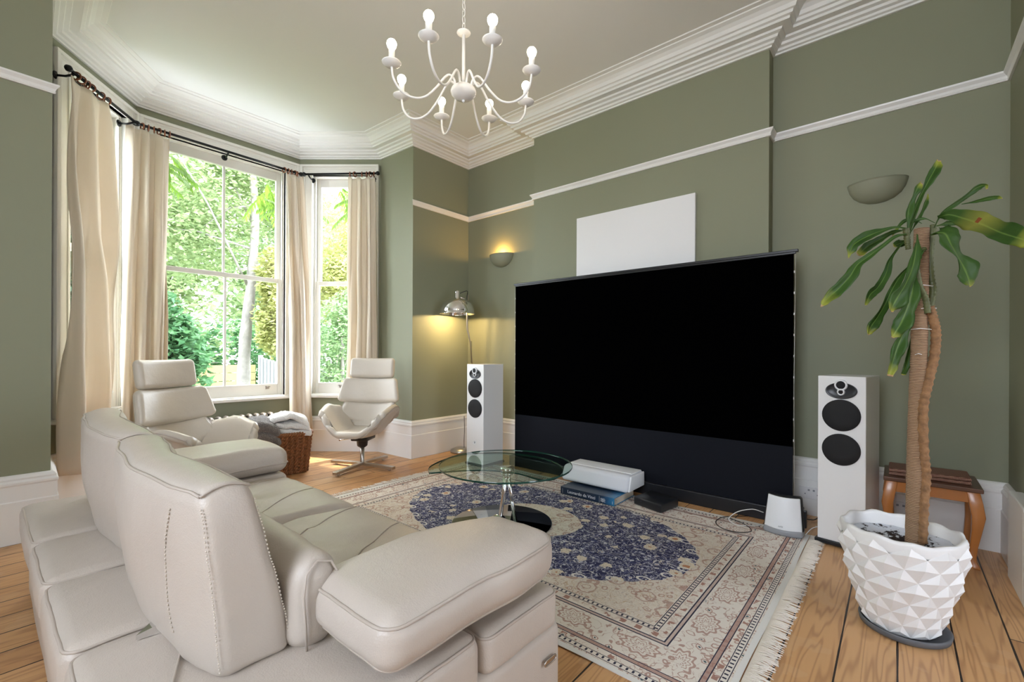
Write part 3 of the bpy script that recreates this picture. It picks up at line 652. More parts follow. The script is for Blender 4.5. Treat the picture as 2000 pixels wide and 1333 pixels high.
# ================================================================== SWIVEL CHAIRS
def bent(mb, w, h, t, curve, c, tilt, r, seed=0, squeeze=0.0, hmid=0.0):
    """padded panel bent round a vertical axis; centre c, leaning back by tilt (chair faces -y)"""
    def warp(p):
        q = Vector((p.x, p.y, p.z)); k = 1 - squeeze * (.5 - p.z / h); q.x *= k
        q.z *= 1 + hmid * (1 - (p.x / (w / 2)) ** 2); q.y += -curve * (q.x / (w / 2)) ** 2 + curve * .3
        e = max(0, 1 - (2 * p.x / w) ** 2) * max(0, 1 - (2 * p.z / h) ** 2); q.y += (-.012 if p.y < 0 else .010) * e
        q = Matrix.Rotation(-tilt, 4, 'X') @ q; return q + Vector(c)
    return mb.soft((w / 2, t / 2, h / 2), r, 4, (10, 2, 6), warp)
def swivel_chair(loc, rz, label, base_rot):
    r = empty('swivel_chair', loc, rz, label, 'chair', 'ivory leather swivel chairs in the bay')
    m = M['chair_leather']
    hd = bent(MB(), .465, .205, .075, .045, (0, .268, .965), .16, .036, hmid=.02).build('headrest', m, r)
    bk = bent(MB(), .555, .245, .08, .075, (0, .222, .738), .20, .038, squeeze=-.16, hmid=.04).build('back_cushion', m, r)
    # shell seat: u across, v from the front lip to the top of the low back
    def Sx(u, v, off=0.0):
        a = abs(u); W_ = interp([(0, .25), (.16, .345), (.42, .378), (.62, .345), (.74, .295), (1, .275)], v)
        x = u * W_ * (1.04 - .10 * a ** 6)
        y = interp([(0, -.335), (.12, -.30), (.60, .115), (.70, .165), (1, .255)], v) + .10 * a ** 2.2 * interp([(0, 1), (.25, .7), (.5, 0.0)], v)
        y -= .10 * a ** 2 * interp([(.6, 0), (.8, 1), (1, .9)], v)
        z = interp([(0, .345), (.08, .372), (.45, .350), (.60, .362), (.70, .425), (1, .628)], v)
        wing = interp([(0, .075), (.15, .185), (.38, .250), (.56, .215), (.70, .07), (1, 0)], v)
        z += wing * interp([(.30, 0), (.92, 1), (1.0, 1.02)], a)
        z -= .012 * (1 - a ** 2) * interp([(.7, 0), (1, 1)], v)
        return Vector((x, y, z))
    nu, nv = 32, 30; vs = []; th = .030
    G = [[Sx(-1 + 2 * i / nu, j / nv) for i in range(nu + 1)] for j in range(nv + 1)]
    Nn = [[None] * (nu + 1) for _ in range(nv + 1)]
    for j in range(nv + 1):
        for i in range(nu + 1):
            du = G[j][min(nu, i + 1)] - G[j][max(0, i - 1)]; dv = G[min(nv, j + 1)][i] - G[max(0, j - 1)][i]; n_ = du.cross(dv); Nn[j][i] = n_.normalized()
    def layer(s_, inset):
        out = []
        for j in range(nv + 1):
            for i in range(nu + 1):
                u = -1 + 2 * i / nu; v = j / nv; eu = min(1, (1 - abs(u)) / .12); ev = min(1, min(v, 1 - v) / .08); k = math.sqrt(max(0, 1 - (1 - eu) ** 2)) * math.sqrt(max(0, 1 - (1 - ev) ** 2))
                out.append(G[j][i] + Nn[j][i] * (s_ * th * (.12 + .88 * k)))
        return out
    a = layer(1, 0); b = layer(-1.0, 0); m_ = nu + 1; mb = MB(); f = []
    N0 = len(a)
    for j in range(nv):
        for i in range(nu):
            q = (j * m_ + i, j * m_ + i + 1, (j + 1) * m_ + i + 1, (j + 1) * m_ + i); f.append(q); f.append(tuple(x + N0 for x in q[::-1]))
    rim = [i for i in range(nu + 1)] + [(j) * m_ + nu for j in range(1, nv + 1)] + [nv * m_ + i for i in range(nu - 1, -1, -1)] + [j * m_ for j in range(nv - 1, 0, -1)]
    for k in range(len(rim)): p, q = rim[k], rim[(k + 1) % len(rim)]; f.append((p, p + N0, q + N0, q))
    mb.add(a + b, f, True); se = mb.build('seat_shell', m, r)
    MB().tube([(a[k] + b[k]) / 2 for k in rim], .005, 6, closed=True).build('piping', M['seam'], se)
    sp = MB(); sp.tube([(0, .02, .325), (0, .16, .335), (0, .225, .42), (0, .275, .62), (0, .31, .80), (0, .335, .98)], .020, 8, flat=.35)
    sp.tube([(.035, .278, .62), (.035, .30, .72)], .006, 6); sp.tube([(-.035, .278, .62), (-.035, .30, .72)], .006, 6); sp.build('spine', M['steel'], r)
    mc = MB(); mc.soft((.085, .10, .022), .012, 2, (2, 2, 1), lambda p: p + Vector((0, .02, .292))); mc.lathe([(.030, .20), (.048, .215), (.055, .275), (.06, .285)], 16); mc.build('tilt_mechanism', M['black'], r)
    MB().tube([(-.05, 0, .288), (-.13, -.01, .280), (-.20, -.02, .270), (-.225, -.022, .268)], [.005, .005, .006, .011], 8).build('lever', M['chrome'], r)
    MB().lathe([(.026, .03), (.024, .045), (.021, .06), (.021, .21)], 20).build('column', M['steel'], r)
    st = MB()
    for k in range(4):
        an = math.radians(base_rot) - rz + k * PI / 2; d = Vector((math.cos(an), math.sin(an), 0)); st.bar(d * .0 + Vector((0, 0, .042)), d * .37 + Vector((0, 0, .030)), .052, .026)
        st.lathe([(.012, 0), (.014, .006), (.008, .022)], 10, c=(d.x * .32, d.y * .32, 0))
    st.build('star_base', M['steel'], r, bevel=.003)
    return r
swivel_chair((2.42, 4.00, 0), math.radians(215 + 90), 'ivory leather swivel chair on bare boards beside the right window', 19)
swivel_chair((1.00, 3.82, 0), math.radians(303 + 90), 'ivory leather swivel chair standing behind the sofa, partly hidden by it', 40)

# ================================================================== RUG, FLOOR THINGS
rug = MB(); rug.add(*grid(lambda u, v: (lerp(RX0, RX1, u) + .006 * math.sin(v * 17), lerp(RY0, RY1, v) + .005 * math.sin(u * 9), .007), 40, 60), smooth=True)
rug.box((RX0 + .01, RY0 + .01, 0), (RX1 - .01, RY1 - .01, .0055))
ro = rug.build('persian_rug', M['rug'], label='cream Persian rug with a navy floral medallion and fringed ends, under the glass table', cat='rug')
random.seed(4); fr = MB()
for (yy, sgn) in ((RY0, -1), (RY1, 1)):
    n = 620 if sgn < 0 else 300
    for k in range(n):
        x = lerp(RX0 + .005, RX1 - .005, k / (n - 1)); lean = random.uniform(-.02, .02) + .012 * math.sin(k * .23); ln = random.uniform(.055, .085)
        z0 = .006; z1 = .003 + random.random() * .006
        fr.tube([(x, yy, z0), (x + lean * .4, yy + sgn * ln * .5, z1 + .003), (x + lean, yy + sgn * ln, z1)], [.0027, .0022, .0014], 4)
fr.build('fringe', M['fringe'], ro, kind='stuff')

# projection screen
SY0, SY1, SX = .525, 2.935, 3.475
scr = empty('projection_screen', (SX, 1.73, 0), 0, 'huge black floor-rising projection screen in front of the chimney breast', 'projection screen'); L0 = (SX, 1.73, 0)
mb = MB(); mb.box((3.445, SY0 - .05, .0), (3.60, SY1 + .05, .098)); mb.build('housing', M['case_black'], scr, at=L0, bevel=.006)
MB().box((SX, SY0, .515), (SX + .004, SY1, 1.808)).build('screen_surface', M['screen_black'], scr, at=L0)
MB().box((SX + .0005, SY0, .09), (SX + .0035, SY1, .516)).build('lower_skirt', M['skirt_black'], scr, at=L0, label='dark grey lower skirt of the screen')
mb = MB(); mb.box((SX - .006, SY0 - .025, 1.808), (SX + .026, SY1 + .02, 1.826)); mb.box((SX - .002, SY0 - .012, 1.795), (SX + .012, SY1 + .008, 1.81)); mb.build('top_bar', M['case_black'], scr, at=L0, bevel=.003)
for y, sg in ((SY0, -1), (SY1, 1)):
    MB().tube([(SX + .002, y + sg * .010, .1), (SX + .002, y + sg * .004, .9), (SX + .002, y + sg * .010, 1.8)], .0012, 4).build('tension_cord', M['cable_w'], scr, at=L0)
    for k in range(9): MB().box((SX + .001, y - .006, .55 + k * .14), (SX + .003, y + .006, .565 + k * .14)).build('cord_tab', M['cable_w'], scr, at=L0)
    MB().tube([(SX + .05, 1.73 + sg * .95, .09), (SX + .05, 1.73 + sg * .5, .95), (SX + .02, 1.73 + sg * .95, 1.80)], .012, 6).build('scissor_arm', M['case_black'], scr, at=L0)

# blank canvas
MB().box((AF - .032, 1.222, 1.30), (AF - .001, 2.323, 2.405)).build('canvas_panel', M['canvas'], label='blank white canvas on the wall behind the projection screen', cat='canvas', bevel=.004)

# speakers
def speaker(x, y0, y1, rz, label, dep=.33, h=1.003):
    w = abs(y1 - y0); r = empty('floor_speaker', (x, (y0 + y1) / 2, 0), rz, label, 'speaker', 'white floorstanding speakers')
    MB().box((0, -w / 2, .03), (dep, w / 2, h)).build('cabinet', M['spk'], r, bevel=.004)
    mb = MB(); mb.box((-.012, -w / 2 - .012, .008), (dep + .01, w / 2 + .012, .030))
    for a in (.01, dep - .02):
        for b in (-1, 1): mb.lathe([(.012, 0), (.012, .01)], 10, c=(a, b * (w / 2 - .005), 0))
    mb.build('plinth', M['case_black'], r, bevel=.003)
    Ry = Matrix.Rotation(-PI / 2, 4, 'Y')
    def disc(nm, mat_, ry, rz_, zc, depth, prof, scy=1.0, par=None):
        mb = MB(); n = 40; vs = []
        for (f, d) in prof:
            for k in range(n): a = 2 * PI * k / n; vs.append((-d, ry * f * math.cos(a), zc + rz_ * f * math.sin(a)))
        fs = [(i * n + k, i * n + (k + 1) % n, (i + 1) * n + (k + 1) % n, (i + 1) * n + k) for i in range(len(prof) - 1) for k in range(n)] + [tuple((len(prof) - 1) * n + k for k in range(n))]
        mb.add(vs, fs, True); return mb.build(nm, mat_, par or r)
    R = w * .405
    for zc in (.775, .575) if h > .9 else (): disc('woofer', M['cone'], R, R * .97, zc, 0, [(1.0, 0), (1.0, .005), (.985, .0065), (.5, .008), (.02, .0085)])
    disc('midrange', M['cone2'], R * .82, R * .50, .918, 0, [(1.0, .0), (1.0, .006), (.94, .007), (.86, .002), (.4, .001), (.1, .001)])
    tw = disc('tweeter_ring', M['plastic_white'], R * .34, R * .34, .952, 0, [(1, .0), (1, .012), (.9, .016), (.72, .016), (.70, .010)])
    disc('tweeter', M['cone'], R * .24, R * .24, .952, 0, [(1, .010), (1, .0125), (.6, .016), (.1, .017)], par=tw)
    t2 = disc('tweeter_ring', M['plastic_white'], R * .20, R * .22, .912, 0, [(1, .0), (1, .010), (.9, .014), (.62, .014), (.60, .010)])
    disc('tweeter', M['cone'], R * .12, R * .12, .911, 0, [(1, .010), (1, .0125), (.1, .0145)], par=t2)
    return r
speaker(3.240, .365, .131, math.radians(-9), 'white floorstanding speaker to the right of the screen, beside the potted plant')
sl_ = speaker(3.180, 3.325, 3.090, 0, 'white floorstanding speaker to the left of the screen, in front of the chrome lamp', dep=.29, h=1.015)
mb = MB(); mb.lathe([(.020, 0), (.020, .0035), (.016, .0035), (.016, .002), (.002, .002)], 24, M=Matrix.Translation((0, .0, .235)) @ Matrix.Rotation(-PI / 2, 4, 'Y')); mb.build('port_mark', M['plastic_white'], sl_)
mb = MB(); mb.lathe([(.006, 0), (.006, .004), (.001, .005)], 16, M=Matrix.Translation((0, .0, .235)) @ Matrix.Rotation(-PI / 2, 4, 'Y')); mb.build('logo_dot', M['grey_plastic'], sl_)

# art book, projector, black box, router
bk = empty('art_book', (3.02, 1.82, .008), 0, 'thick dark blue art book lying under the white projector', 'book'); L0 = (3.02, 1.82, .008)
M['book'] = bpy.data.materials.new('blue_book_cover'); M['book'].use_nodes = True; t = NT(M['book']); X, Y, Z = t.xyz()
f, _ = t.noise(t.comb(X, Y, Z), 18, 3); g_ = t.m('ADD', t.m('MULTIPLY', Y, -3.2), t.m('MULTIPLY', t.m('SUBTRACT', f, .5), .35))
t.put(t.b.inputs['Base Color'], t.ramp(g_, [(0, (.008, .018, .040)), (.45, (.010, .028, .065)), (.62, (.02, .10, .22)), (.8, (.035, .22, .42))])); t.b.inputs['Roughness'].default_value = .3
mb = MB(); mb.soft((.005, .237, .0295), .0045, 2, (1, 4, 2), lambda p: p + Vector((3.001, 1.815, .0375))); mb.box((3.0, 1.578, .0085), (3.33, 2.052, .0125)); mb.box((3.0, 1.578, .0625), (3.33, 2.052, .0665)); mb.build('cover', M['book'], bk, at=L0)
MB().box((3.006, 1.584, .0125), (3.324, 2.046, .0625)).build('pages', M['book_page'], bk, at=L0)
MB().tube(cr([(3.03, 1.583, .05), (3.02, 1.566, .045), (2.99, 1.552, .020), (2.985, 1.52, .014), (3.02, 1.50, .013)], 5), .0045, 5, flat=.3).build('ribbon', M['cable_t'], bk, at=L0)
def text(name, body, size, loc, rot, mat_, parent, at, ext=.0004):
    cu = bpy.data.curves.new(name, 'FONT'); cu.body = body; cu.size = size; cu.extrude = ext; cu.materials.append(mat_)
    tmp = bpy.data.objects.new('tmp', cu); C.objects.link(tmp); bpy.context.view_layer.update()
    me = bpy.data.meshes.new_from_object(tmp.evaluated_get(bpy.context.evaluated_depsgraph_get())); bpy.data.objects.remove(tmp)
    ob = bpy.data.objects.new(name, me); C.objects.link(ob); ob.parent = parent; ob.location = Vector(loc) - Vector(at); ob.rotation_euler = rot; return ob
text('title', 'Leonardo da Vinci', .034, (2.9955, 1.985, .027), (PI / 2, 0, -PI / 2), M['letter'], bk, L0)
for (y, z0, z1, w_) in ((2.030, .018, .056, .0012), (1.700, .014, .060, .0012), (1.672, .018, .045, .0012), (1.590, .022, .042, .0025)): MB().box((2.9952, y, z0), (2.9962, y + w_, z1)).build('spine_mark', M['letter'], bk, at=L0)
for k in range(4): MB().box((2.9952, 1.650 + .004 * (k % 2), .024 + k * .007), (2.9962, 1.690, .0265 + k * .007)).build('spine_mark', M['letter'], bk, at=L0)

pj = empty('short_throw_projector', (3.31, 1.84, .067), 0, 'white fabric-fronted projector box resting on the blue book', 'projector'); L0 = (3.31, 1.84, .067)
def pjw(p):
    q = p.copy(); t = (p.x + .15) / .30; q.x += .022 * (p.z / .062) if p.x < 0 else 0; return q + Vector((3.290, 1.842, .137))
MB().soft((.140, .302, .062), .03, 4, (3, 8, 3), pjw).build('fabric_body', M['fabric_grey'], pj, at=L0)
mb = MB(); mb.soft((.085, .285, .004), .004, 2, (2, 4, 1), lambda p: p + Vector((3.325, 1.842, .198))); mb.build('top_lid', M['plastic_white'], pj, at=L0)
mb = MB(); mb.soft((.125, .008, .055), .007, 2, (3, 1, 3), lambda p: p + Vector((3.292 + (.018 * p.z / .055 if p.x < 0 else 0), 1.541, .137))); mb.build('end_cap', M['plastic_white'], pj, at=L0)
mb = MB()
for x in (3.22, 3.32):
    for y in (1.60, 2.0): MB().lathe([(.012, 0), (.014, .012)], 12, c=(x, y, .067)).build('foot', M['grey_plastic'], pj, at=L0)

bb = empty('black_media_box', (3.20, 1.36, .008), 0, 'small glossy black box on the rug edge beside the white projector', 'media box'); L0 = (3.20, 1.36, .008)
def q4(p): u = (p.x + 1) / 2; v = (p.y + 1) / 2; a = Vector((3.077, 1.258)); b = Vector((3.300, 1.219)); c = Vector((3.365, 1.455)); d = Vector((3.143, 1.493)); r = a * (1 - u) * (1 - v) + b * u * (1 - v) + c * u * v + d * (1 - u) * v; return Vector((r.x, r.y, .0405 + p.z))
MB().soft((1, 1, .028), .03, 2, (2, 2, 1), q4).build('casing', M['case_black'], bb, at=L0)
MB().box((3.125, 1.40, .045), (3.1265, 1.43, .049)).build('status_light', M['grey_plastic'], bb, at=L0)

rt_ = empty('wifi_router', (3.26, .545, .006), math.radians(0), 'white upright router with grey base in front of the right speaker', 'router'); L0 = (3.26, .545, .006)
def rw(th):
    def f(p):
        q = p.copy(); t = (p.z + .105) / .21; q.y *= 1 - .17 * t; q.x += -.035 * (1 - (p.y / .105) ** 2) * 1.0 + .03 * t; return Vector((3.262 + q.x, .540 + q.y, .035 + .105 + q.z))
    return f
MB().soft((.028, .112, .107), .02, 3, (2, 8, 6), rw(0)).build('dark_shell', M['case_black'], rt_, at=L0)
MB().soft((.006, .104, .098), .006, 2, (1, 8, 6), lambda p: rw(0)(Vector((p.x * 1 - .0285, p.y, p.z)))).build('front_panel', M['plastic_white'], rt_, at=L0)
MB().soft((.048, .108, .020), .014, 3, (2, 8, 1), lambda p: Vector((3.265 + p.x - .028 * (1 - (p.y / .108) ** 2), .540 + p.y, .027 + p.z))).build('base', M['grey_plastic'], rt_, at=L0)
MB().box((3.30, .425, .05), (3.33, .475, .155)).build('power_brick', M['case_black'], rt_, at=L0, bevel=.003)
text('maker_mark', 'orbi', .016, (3.192, .560, .060), (PI / 2, 0, -PI / 2), M['grey_plastic'], rt_, L0)

# cables
def cable(name, pts, r, m_, label): MB().tube(cr(pts, 8), r, 6).build(name, M[m_], label=label, cat='cable')
cable('white_cable', [(3.29, .66, .10), (3.26, .72, .115), (3.22, .80, .09), (3.19, .845, .04), (3.20, .80, .012), (3.24, .73, .011), (3.29, .68, .012)], .0028, 'cable_w', 'thin white cable looping out left of the router')
cable('black_cable', [(3.42, .78, .012), (3.30, .90, .012), (3.17, .92, .011), (3.08, .86, .011), (3.07, .76, .011), (3.15, .70, .011), (3.24, .76, .012), (3.30, .88, .014)], .0026, 'cable_b', 'black cable looped on the rug left of the router')
cable('black_cable', [(3.33, .44, .10), (3.42, .42, .075), (3.50, .40, .06), (3.64, .36, .08), (3.74, .35, .12)], .0032, 'cable_b', 'black cable running behind the right speaker from the router')
cable('white_cable', [(3.30, .43, .012), (3.33, .40, .05), (3.36, .37, .06), (3.42, .39, .04), (3.50, .38, .02), (3.62, .37, .012)], .0026, 'cable_w', 'white cable trailing between router and right speaker')

# sockets
socket('wall_socket', 3.762, .455, .158, .148, 0, 'double wall socket on the skirting just left of the right speaker')
s2 = socket('wall_socket', 3.762, -.02, .158, .148, 0, 'double wall socket on the skirting behind the wooden stool')
pl = empty('plug_adapter', (3.752, -.075, .115), 0, 'round-cornered white plug adapter in the socket behind the stool', 'plug')
mb = MB(); mb.soft((.022, .028, .045), .012, 3, (2, 2, 2), lambda p: p + Vector((-.022, 0, .045))); mb.build('body', M['socket'], pl)
MB().lathe([(.016, 0), (.017, .003), (.012, .004)], 18, M=Matrix.Translation((-.045, 0, .06)) @ Matrix.Rotation(-PI / 2, 4, 'Y')).build('face', M['grey_plastic'], pl)
s3 = socket('wall_socket', 3.762, 3.02, .16, .148, 0, 'double wall socket on the skirting between the left speaker and the screen')
pl = empty('plug', (3.752, 3.055, .13), 0, 'black plug in the socket between the left speaker and the screen', 'plug')
mb = MB(); mb.soft((.016, .02, .022), .008, 2, (1, 1, 1), lambda p: p + Vector((-.016, 0, .02))); mb.tube(cr([(-.03, 0, .01), (-.035, .01, -.04), (-.03, .03, -.09), (-.04, .10, -.118)], 5), .004, 6); mb.build('body', M['black'], pl)
cable('white_cable', [(3.745, 3.09, .24), (3.735, 3.05, .275), (3.735, 3.0, .26), (3.74, 2.975, .20), (3.735, 2.97, .10), (3.72, 2.98, .006)], .0028, 'cable_w', 'white cable curling over the socket beside the left speaker')

# ================================================================== GLASS TABLE
GT = Vector((2.223, 1.986, .0075)); gt = empty('glass_coffee_table', GT, 0, 'round two-tier glass coffee table on a polished round base, standing on the rug', 'coffee table')
mb = MB(); mb.lathe([(.325, 0), (.330, .002), (.330, .010), (.326, .012), (.0, .0125)], 72); mb.build('round_base', M['mirror_base'], gt)
def glass_sheet(name, pts, z, th):
    pts = [Vector((p[0], p[1])) for p in pts]; n = len(pts); o = None
    mb = MB(); mb.add([(p.x, p.y, z + th) for p in pts] + [(p.x, p.y, z) for p in pts], [tuple(range(n)), tuple(range(2 * n - 1, n - 1, -1))]); o = mb.build(name, M['table_glass'], gt, at=GT)
    c = sum(pts, Vector((0, 0))) / n; e = MB(); vs = []
    for zz, k in ((z, 0), (z + th * .25, .0015), (z + th * .75, .0015), (z + th, 0)):
        for i, p in enumerate(pts):
            t = (pts[(i + 1) % n] - pts[i - 1]).normalized(); nn = Vector((t.y, -t.x)); q = p + nn * k * (1 if nn.dot(p - c) > 0 else -1); vs.append((q.x, q.y, zz))
    fs = [(a * n + i, a * n + (i + 1) % n, (a + 1) * n + (i + 1) % n, (a + 1) * n + i) for a in range(3) for i in range(n)]
    e.add(vs, fs, True).build('polished_edge', M['glass_edge'], o, at=GT); return o
TCX, TCY = 2.253, 1.981
glass_sheet('upper_glass', [(TCX + .438 * math.cos(2 * PI * k / 96), TCY + .438 * math.sin(2 * PI * k / 96)) for k in range(96)], .384, .011)
low = [(1.861, 2.291), (1.915, 2.365), (1.989, 2.427), (2.142, 2.490), (2.323, 2.519), (2.461, 2.467), (2.60, 2.345), (2.662, 2.19), (2.678, 2.03), (2.640, 1.862), (2.513, 1.703), (2.380, 1.630), (2.290, 1.608), (2.232, 1.625), (2.206, 1.68), (2.228, 1.858), (2.171, 2.033), (2.06, 2.16), (1.942, 2.236)]
lp = cr([(p[0], p[1], 0) for p in low] + [(low[0][0], low[0][1], 0)], 5)[:-1]; glass_sheet('lower_glass', lp, .350, .010)
MB().tube([(2.185, 1.975, .02), (2.190, 1.972, .06), (2.205, 1.958, .20), (2.216, 1.948, .34)], [.017, .014, .014, .014], 14).build('leg', M['chrome'], gt, at=GT)
MB().tube([(2.262, 1.900, .02), (2.240, 1.922, .20), (2.226, 1.938, .34)], [.013, .013, .013], 14).build('leg', M['chrome'], gt, at=GT)
MB().lathe([(.060, 0), (.058, .016), (.044, .040), (.020, .053), (.0, .056)], 28, c=(2.185, 1.985, .019)).build('pivot_dome', M['chrome'], gt, at=GT)
mb = MB(); mb.lathe([(.0, -.018), (.035, -.016), (.044, -.004), (.040, 0)], 28, c=(2.225, 1.945, .349)); mb.build('hub', M['chrome'], gt, at=GT)
MB().lathe([(.048, 0), (.048, .023)], 28, c=(2.225, 1.945, .3605)).build('spacer', M['chrome'], gt, at=GT)

# ================================================================== LAMPS
LP = Vector((3.530, 3.785, 0)); fl = empty('chrome_floor_lamp', LP, 0, 'chrome dome-shaded floor lamp in the corner behind the left speaker', 'floor lamp')
MB().lathe([(.118, 0), (.118, .018), (.110, .034), (.07, .052), (.03, .060), (.0, .062)], 40).build('base', mat('brushed_lamp_base', (.50, .49, .47), .32, 1.0), fl)
MB().tube([(3.572, 3.71, .03), (3.583, 3.672, .40), (3.588, 3.665, .98)], .011, 10).build('pole', M['steel'], fl, at=LP)
sh = Vector((3.404, 3.719, 0))
for d_ in (-.012, .014):
    MB().tube([(3.588 + d_, 3.665 + d_, .96), (3.555 + d_, 3.668 + d_, 1.25), (3.515 + d_ * 1.6, 3.675 + d_, 1.40), (3.50 + d_, 3.665 + d_, 1.60), (3.515 + d_, 3.662, 1.78)], .0055, 8).build('arm_rod', M['steel'], fl, at=LP)
M['spring'] = M['steel']
hel = [(3.580 + .009 * math.cos(k * 1.2) + (-.0010) * 0, 3.672 + .009 * math.sin(k * 1.2), 1.02 + k * .0022) for k in range(110)]; MB().tube([(p[0] - .022 * (k / 110), p[1] - .018 * (k / 110), p[2]) for k, p in enumerate(hel)], .0016, 4).build('spring', M['black'], fl, at=LP)
MB().tube(cr([(3.505, 3.665, 1.60), (3.49, 3.655, 1.75), (3.50, 3.66, 1.815), (3.45, 3.69, 1.80), (3.42, 3.71, 1.775)], 6), .004, 6).build('flex', M['black'], fl, at=LP)
mb = MB(); mb.lathe([(.012, .255), (.030, .252), (.033, .240), (.033, .176), (.038, .170), (.075, .164), (.118, .148), (.156, .116), (.181, .072), (.191, .028), (.192, 0), (.196, -.002), (.192, -.004)], 48, c=(sh.x, sh.y, 1.560), cap=False); 
mb.lathe([(.0, .162), (.073, .160), (.115, .144), (.152, .113), (.177, .070), (.188, .0)], 48, c=(sh.x, sh.y, 1.559), cap=False); mb.build('dome_shade', M['chrome'], fl, at=LP)
MB().tube([(3.515, 3.662, 1.70), (3.47, 3.69, 1.735), (3.43, 3.71, 1.745)], .008, 8).build('shade_bracket', M['steel'], fl, at=LP)
MB().lathe([(.001, -.045), (.018, -.038), (.028, -.018), (.026, .005), (.014, .03), (.013, .05)], 20, c=(sh.x, sh.y, 1.655)).build('bulb', M['sconce_bulb'], fl, at=LP, label='lit warm bulb')
def pointlight(nm, loc, e, col, rad=.03):
    ld = bpy.data.lights.new(nm, 'POINT'); ld.energy = e; ld.color = col; ld.shadow_soft_size = rad; o = bpy.data.objects.new(nm, ld); C.objects.link(o); o.location = loc; return o
MB().tube(cr([(3.50, 3.70, .42), (3.495, 3.69, .33), (3.505, 3.70, .24), (3.49, 3.69, .15), (3.50, 3.70, .065)], 5), .0035, 5).build('cord', M['black'], fl, at=LP)
pointlight('floor_lamp_light', (sh.x, sh.y, 1.585), 12, (1.0, .70, .32), .02)

def wall_sconce(y, z, lit, label, wd=.165):
    r = empty('wall_sconce', (A, y, z), 0, label, 'wall light', 'painted half-bowl wall lights'); n = 28; vs = []; prof = [(1, .0), (.985, -.012), (.92, -.05), (.78, -.088), (.55, -.118), (.28, -.135), (.02, -.14)]
    for rr, zz in prof:
        for k in range(n + 1): a = PI / 2 + PI * k / n; vs.append((.72 * wd * rr * math.cos(a), wd * rr * math.sin(a), zz))
    fs = [(i * (n + 1) + k, i * (n + 1) + k + 1, (i + 1) * (n + 1) + k + 1, (i + 1) * (n + 1) + k) for i in range(len(prof) - 1) for k in range(n)]
    mb = MB().add(vs, fs, True); mb.add([(v[0] * .93, v[1] * .95, v[2] * .93 - .0005) for v in vs], [f[::-1] for f in fs], True)
    rim = [(i, i + 1, (n + 1) * len(prof) + i + 1, (n + 1) * len(prof) + i) for i in range(n)]; b0 = 0; mb.f += rim; mb.sm += [True] * len(rim)
    mb.build('bowl', M['sconce'], r); MB().lathe([(.0, .035), (.016, .03), (.022, .012), (.016, -.01), (.011, -.04)], 14, c=(-.055, 0, -.055)).build('bulb', M['sconce_bulb'] if lit else M['plastic_white'], r)
    if lit: pointlight('sconce_light', (A - .055, y, z + .0), 5, (1.0, .55, .14), .015)
wall_sconce(3.405, 2.235, True, 'small lit wall light glowing above the left speaker corner')
wall_sconce(.105, 2.262, False, 'unlit half-bowl wall light behind the tall plant', .158)

# ================================================================== CHANDELIER
CX0, CY0 = 1.617, 1.727; ch = empty('chandelier', (CX0, CY0, 2.45), 0, 'white eight-arm chandelier with lit round bulbs hanging from the ceiling', 'chandelier'); CH = (CX0, CY0, 2.45)
MB().lathe([(.0, -.040), (.024, -.037), (.047, -.026), (.062, -.010), (.066, .004), (.062, .017), (.048, .029), (.026, .037), (.0, .040)], 32, c=(CX0, CY0, 2.482)).build('hub', M['enamel'], ch, at=CH)
MB().lathe([(.0, -.052), (.007, -.049), (.008, -.043), (.006, -.036)], 12, c=(CX0, CY0, 2.482)).build('finial', M['enamel'], ch, at=CH)
MB().lathe([(.0085, .0), (.0085, .29)], 14, c=(CX0, CY0, 2.505)).build('stem', M['enamel'], ch, at=CH)
MB().lathe([(.006, -.004), (.034, .004), (.036, .008), (.012, .012), (.008, .03)], 28, c=(CX0, CY0, 2.785)).build('stem_disc', M['enamel'], ch, at=CH)
mb = MB(); z = 2.825; k = 0
while z < ZCEIL - .03:
    pts = []
    for i in range(16): a = 2 * PI * i / 16; x_ = .0085 * math.cos(a); zz = .021 * math.sin(a); pts.append((CX0 + (x_ if k % 2 else 0), CY0 + (0 if k % 2 else x_), z + zz))
    mb.tube(pts, .0022, 6, closed=True); z += .0355; k += 1
mb.build('chain', M['enamel'], ch, at=CH, kind='stuff')
MB().lathe([(.055, 0), (.055, -.012), (.03, -.030), (.008, -.036)], 28, c=(CX0, CY0, ZCEIL)).build('ceiling_cup', M['enamel'], ch, at=CH)
AR = [(.040, 2.495), (.050, 2.535), (.074, 2.553), (.10, 2.535), (.145, 2.470), (.20, 2.410), (.26, 2.388), (.32, 2.405), (.358, 2.455), (.368, 2.512)]
base_az = math.radians(40.17 + 6.7 + 20.3)
for k in range(8):
    a = base_az + k * PI / 4; d = Vector((math.cos(a), math.sin(a), 0)); c_ = Vector((CX0, CY0, 0))
    ar = MB().tube(cr([c_ + d * r_ + Vector((0, 0, z_)) for r_, z_ in AR], 5), .0058, 10).build('arm', M['enamel'], ch, at=CH)
    e = c_ + d * .368
    MB().lathe([(.006, -.010), (.030, -.004), (.044, .008), (.046, .012), (.040, .012), (.012, .006)], 28, c=(e.x, e.y, 2.518)).build('drip_pan', M['enamel'], ar, at=CH)
    MB().lathe([(.0145, .0), (.0145, .070), (.012, .072)], 20, c=(e.x, e.y, 2.525)).build('candle_sleeve', M['enamel'], ar, at=CH)
    MB().lathe([(.013, .0), (.0195, .008), (.0235, .021), (.0225, .031), (.0165, .040), (.008, .045), (.0, .046)], 20, c=(e.x, e.y, 2.596)).build('bulb', M['bulb'], ar, at=CH, label='lit frosted bulb')

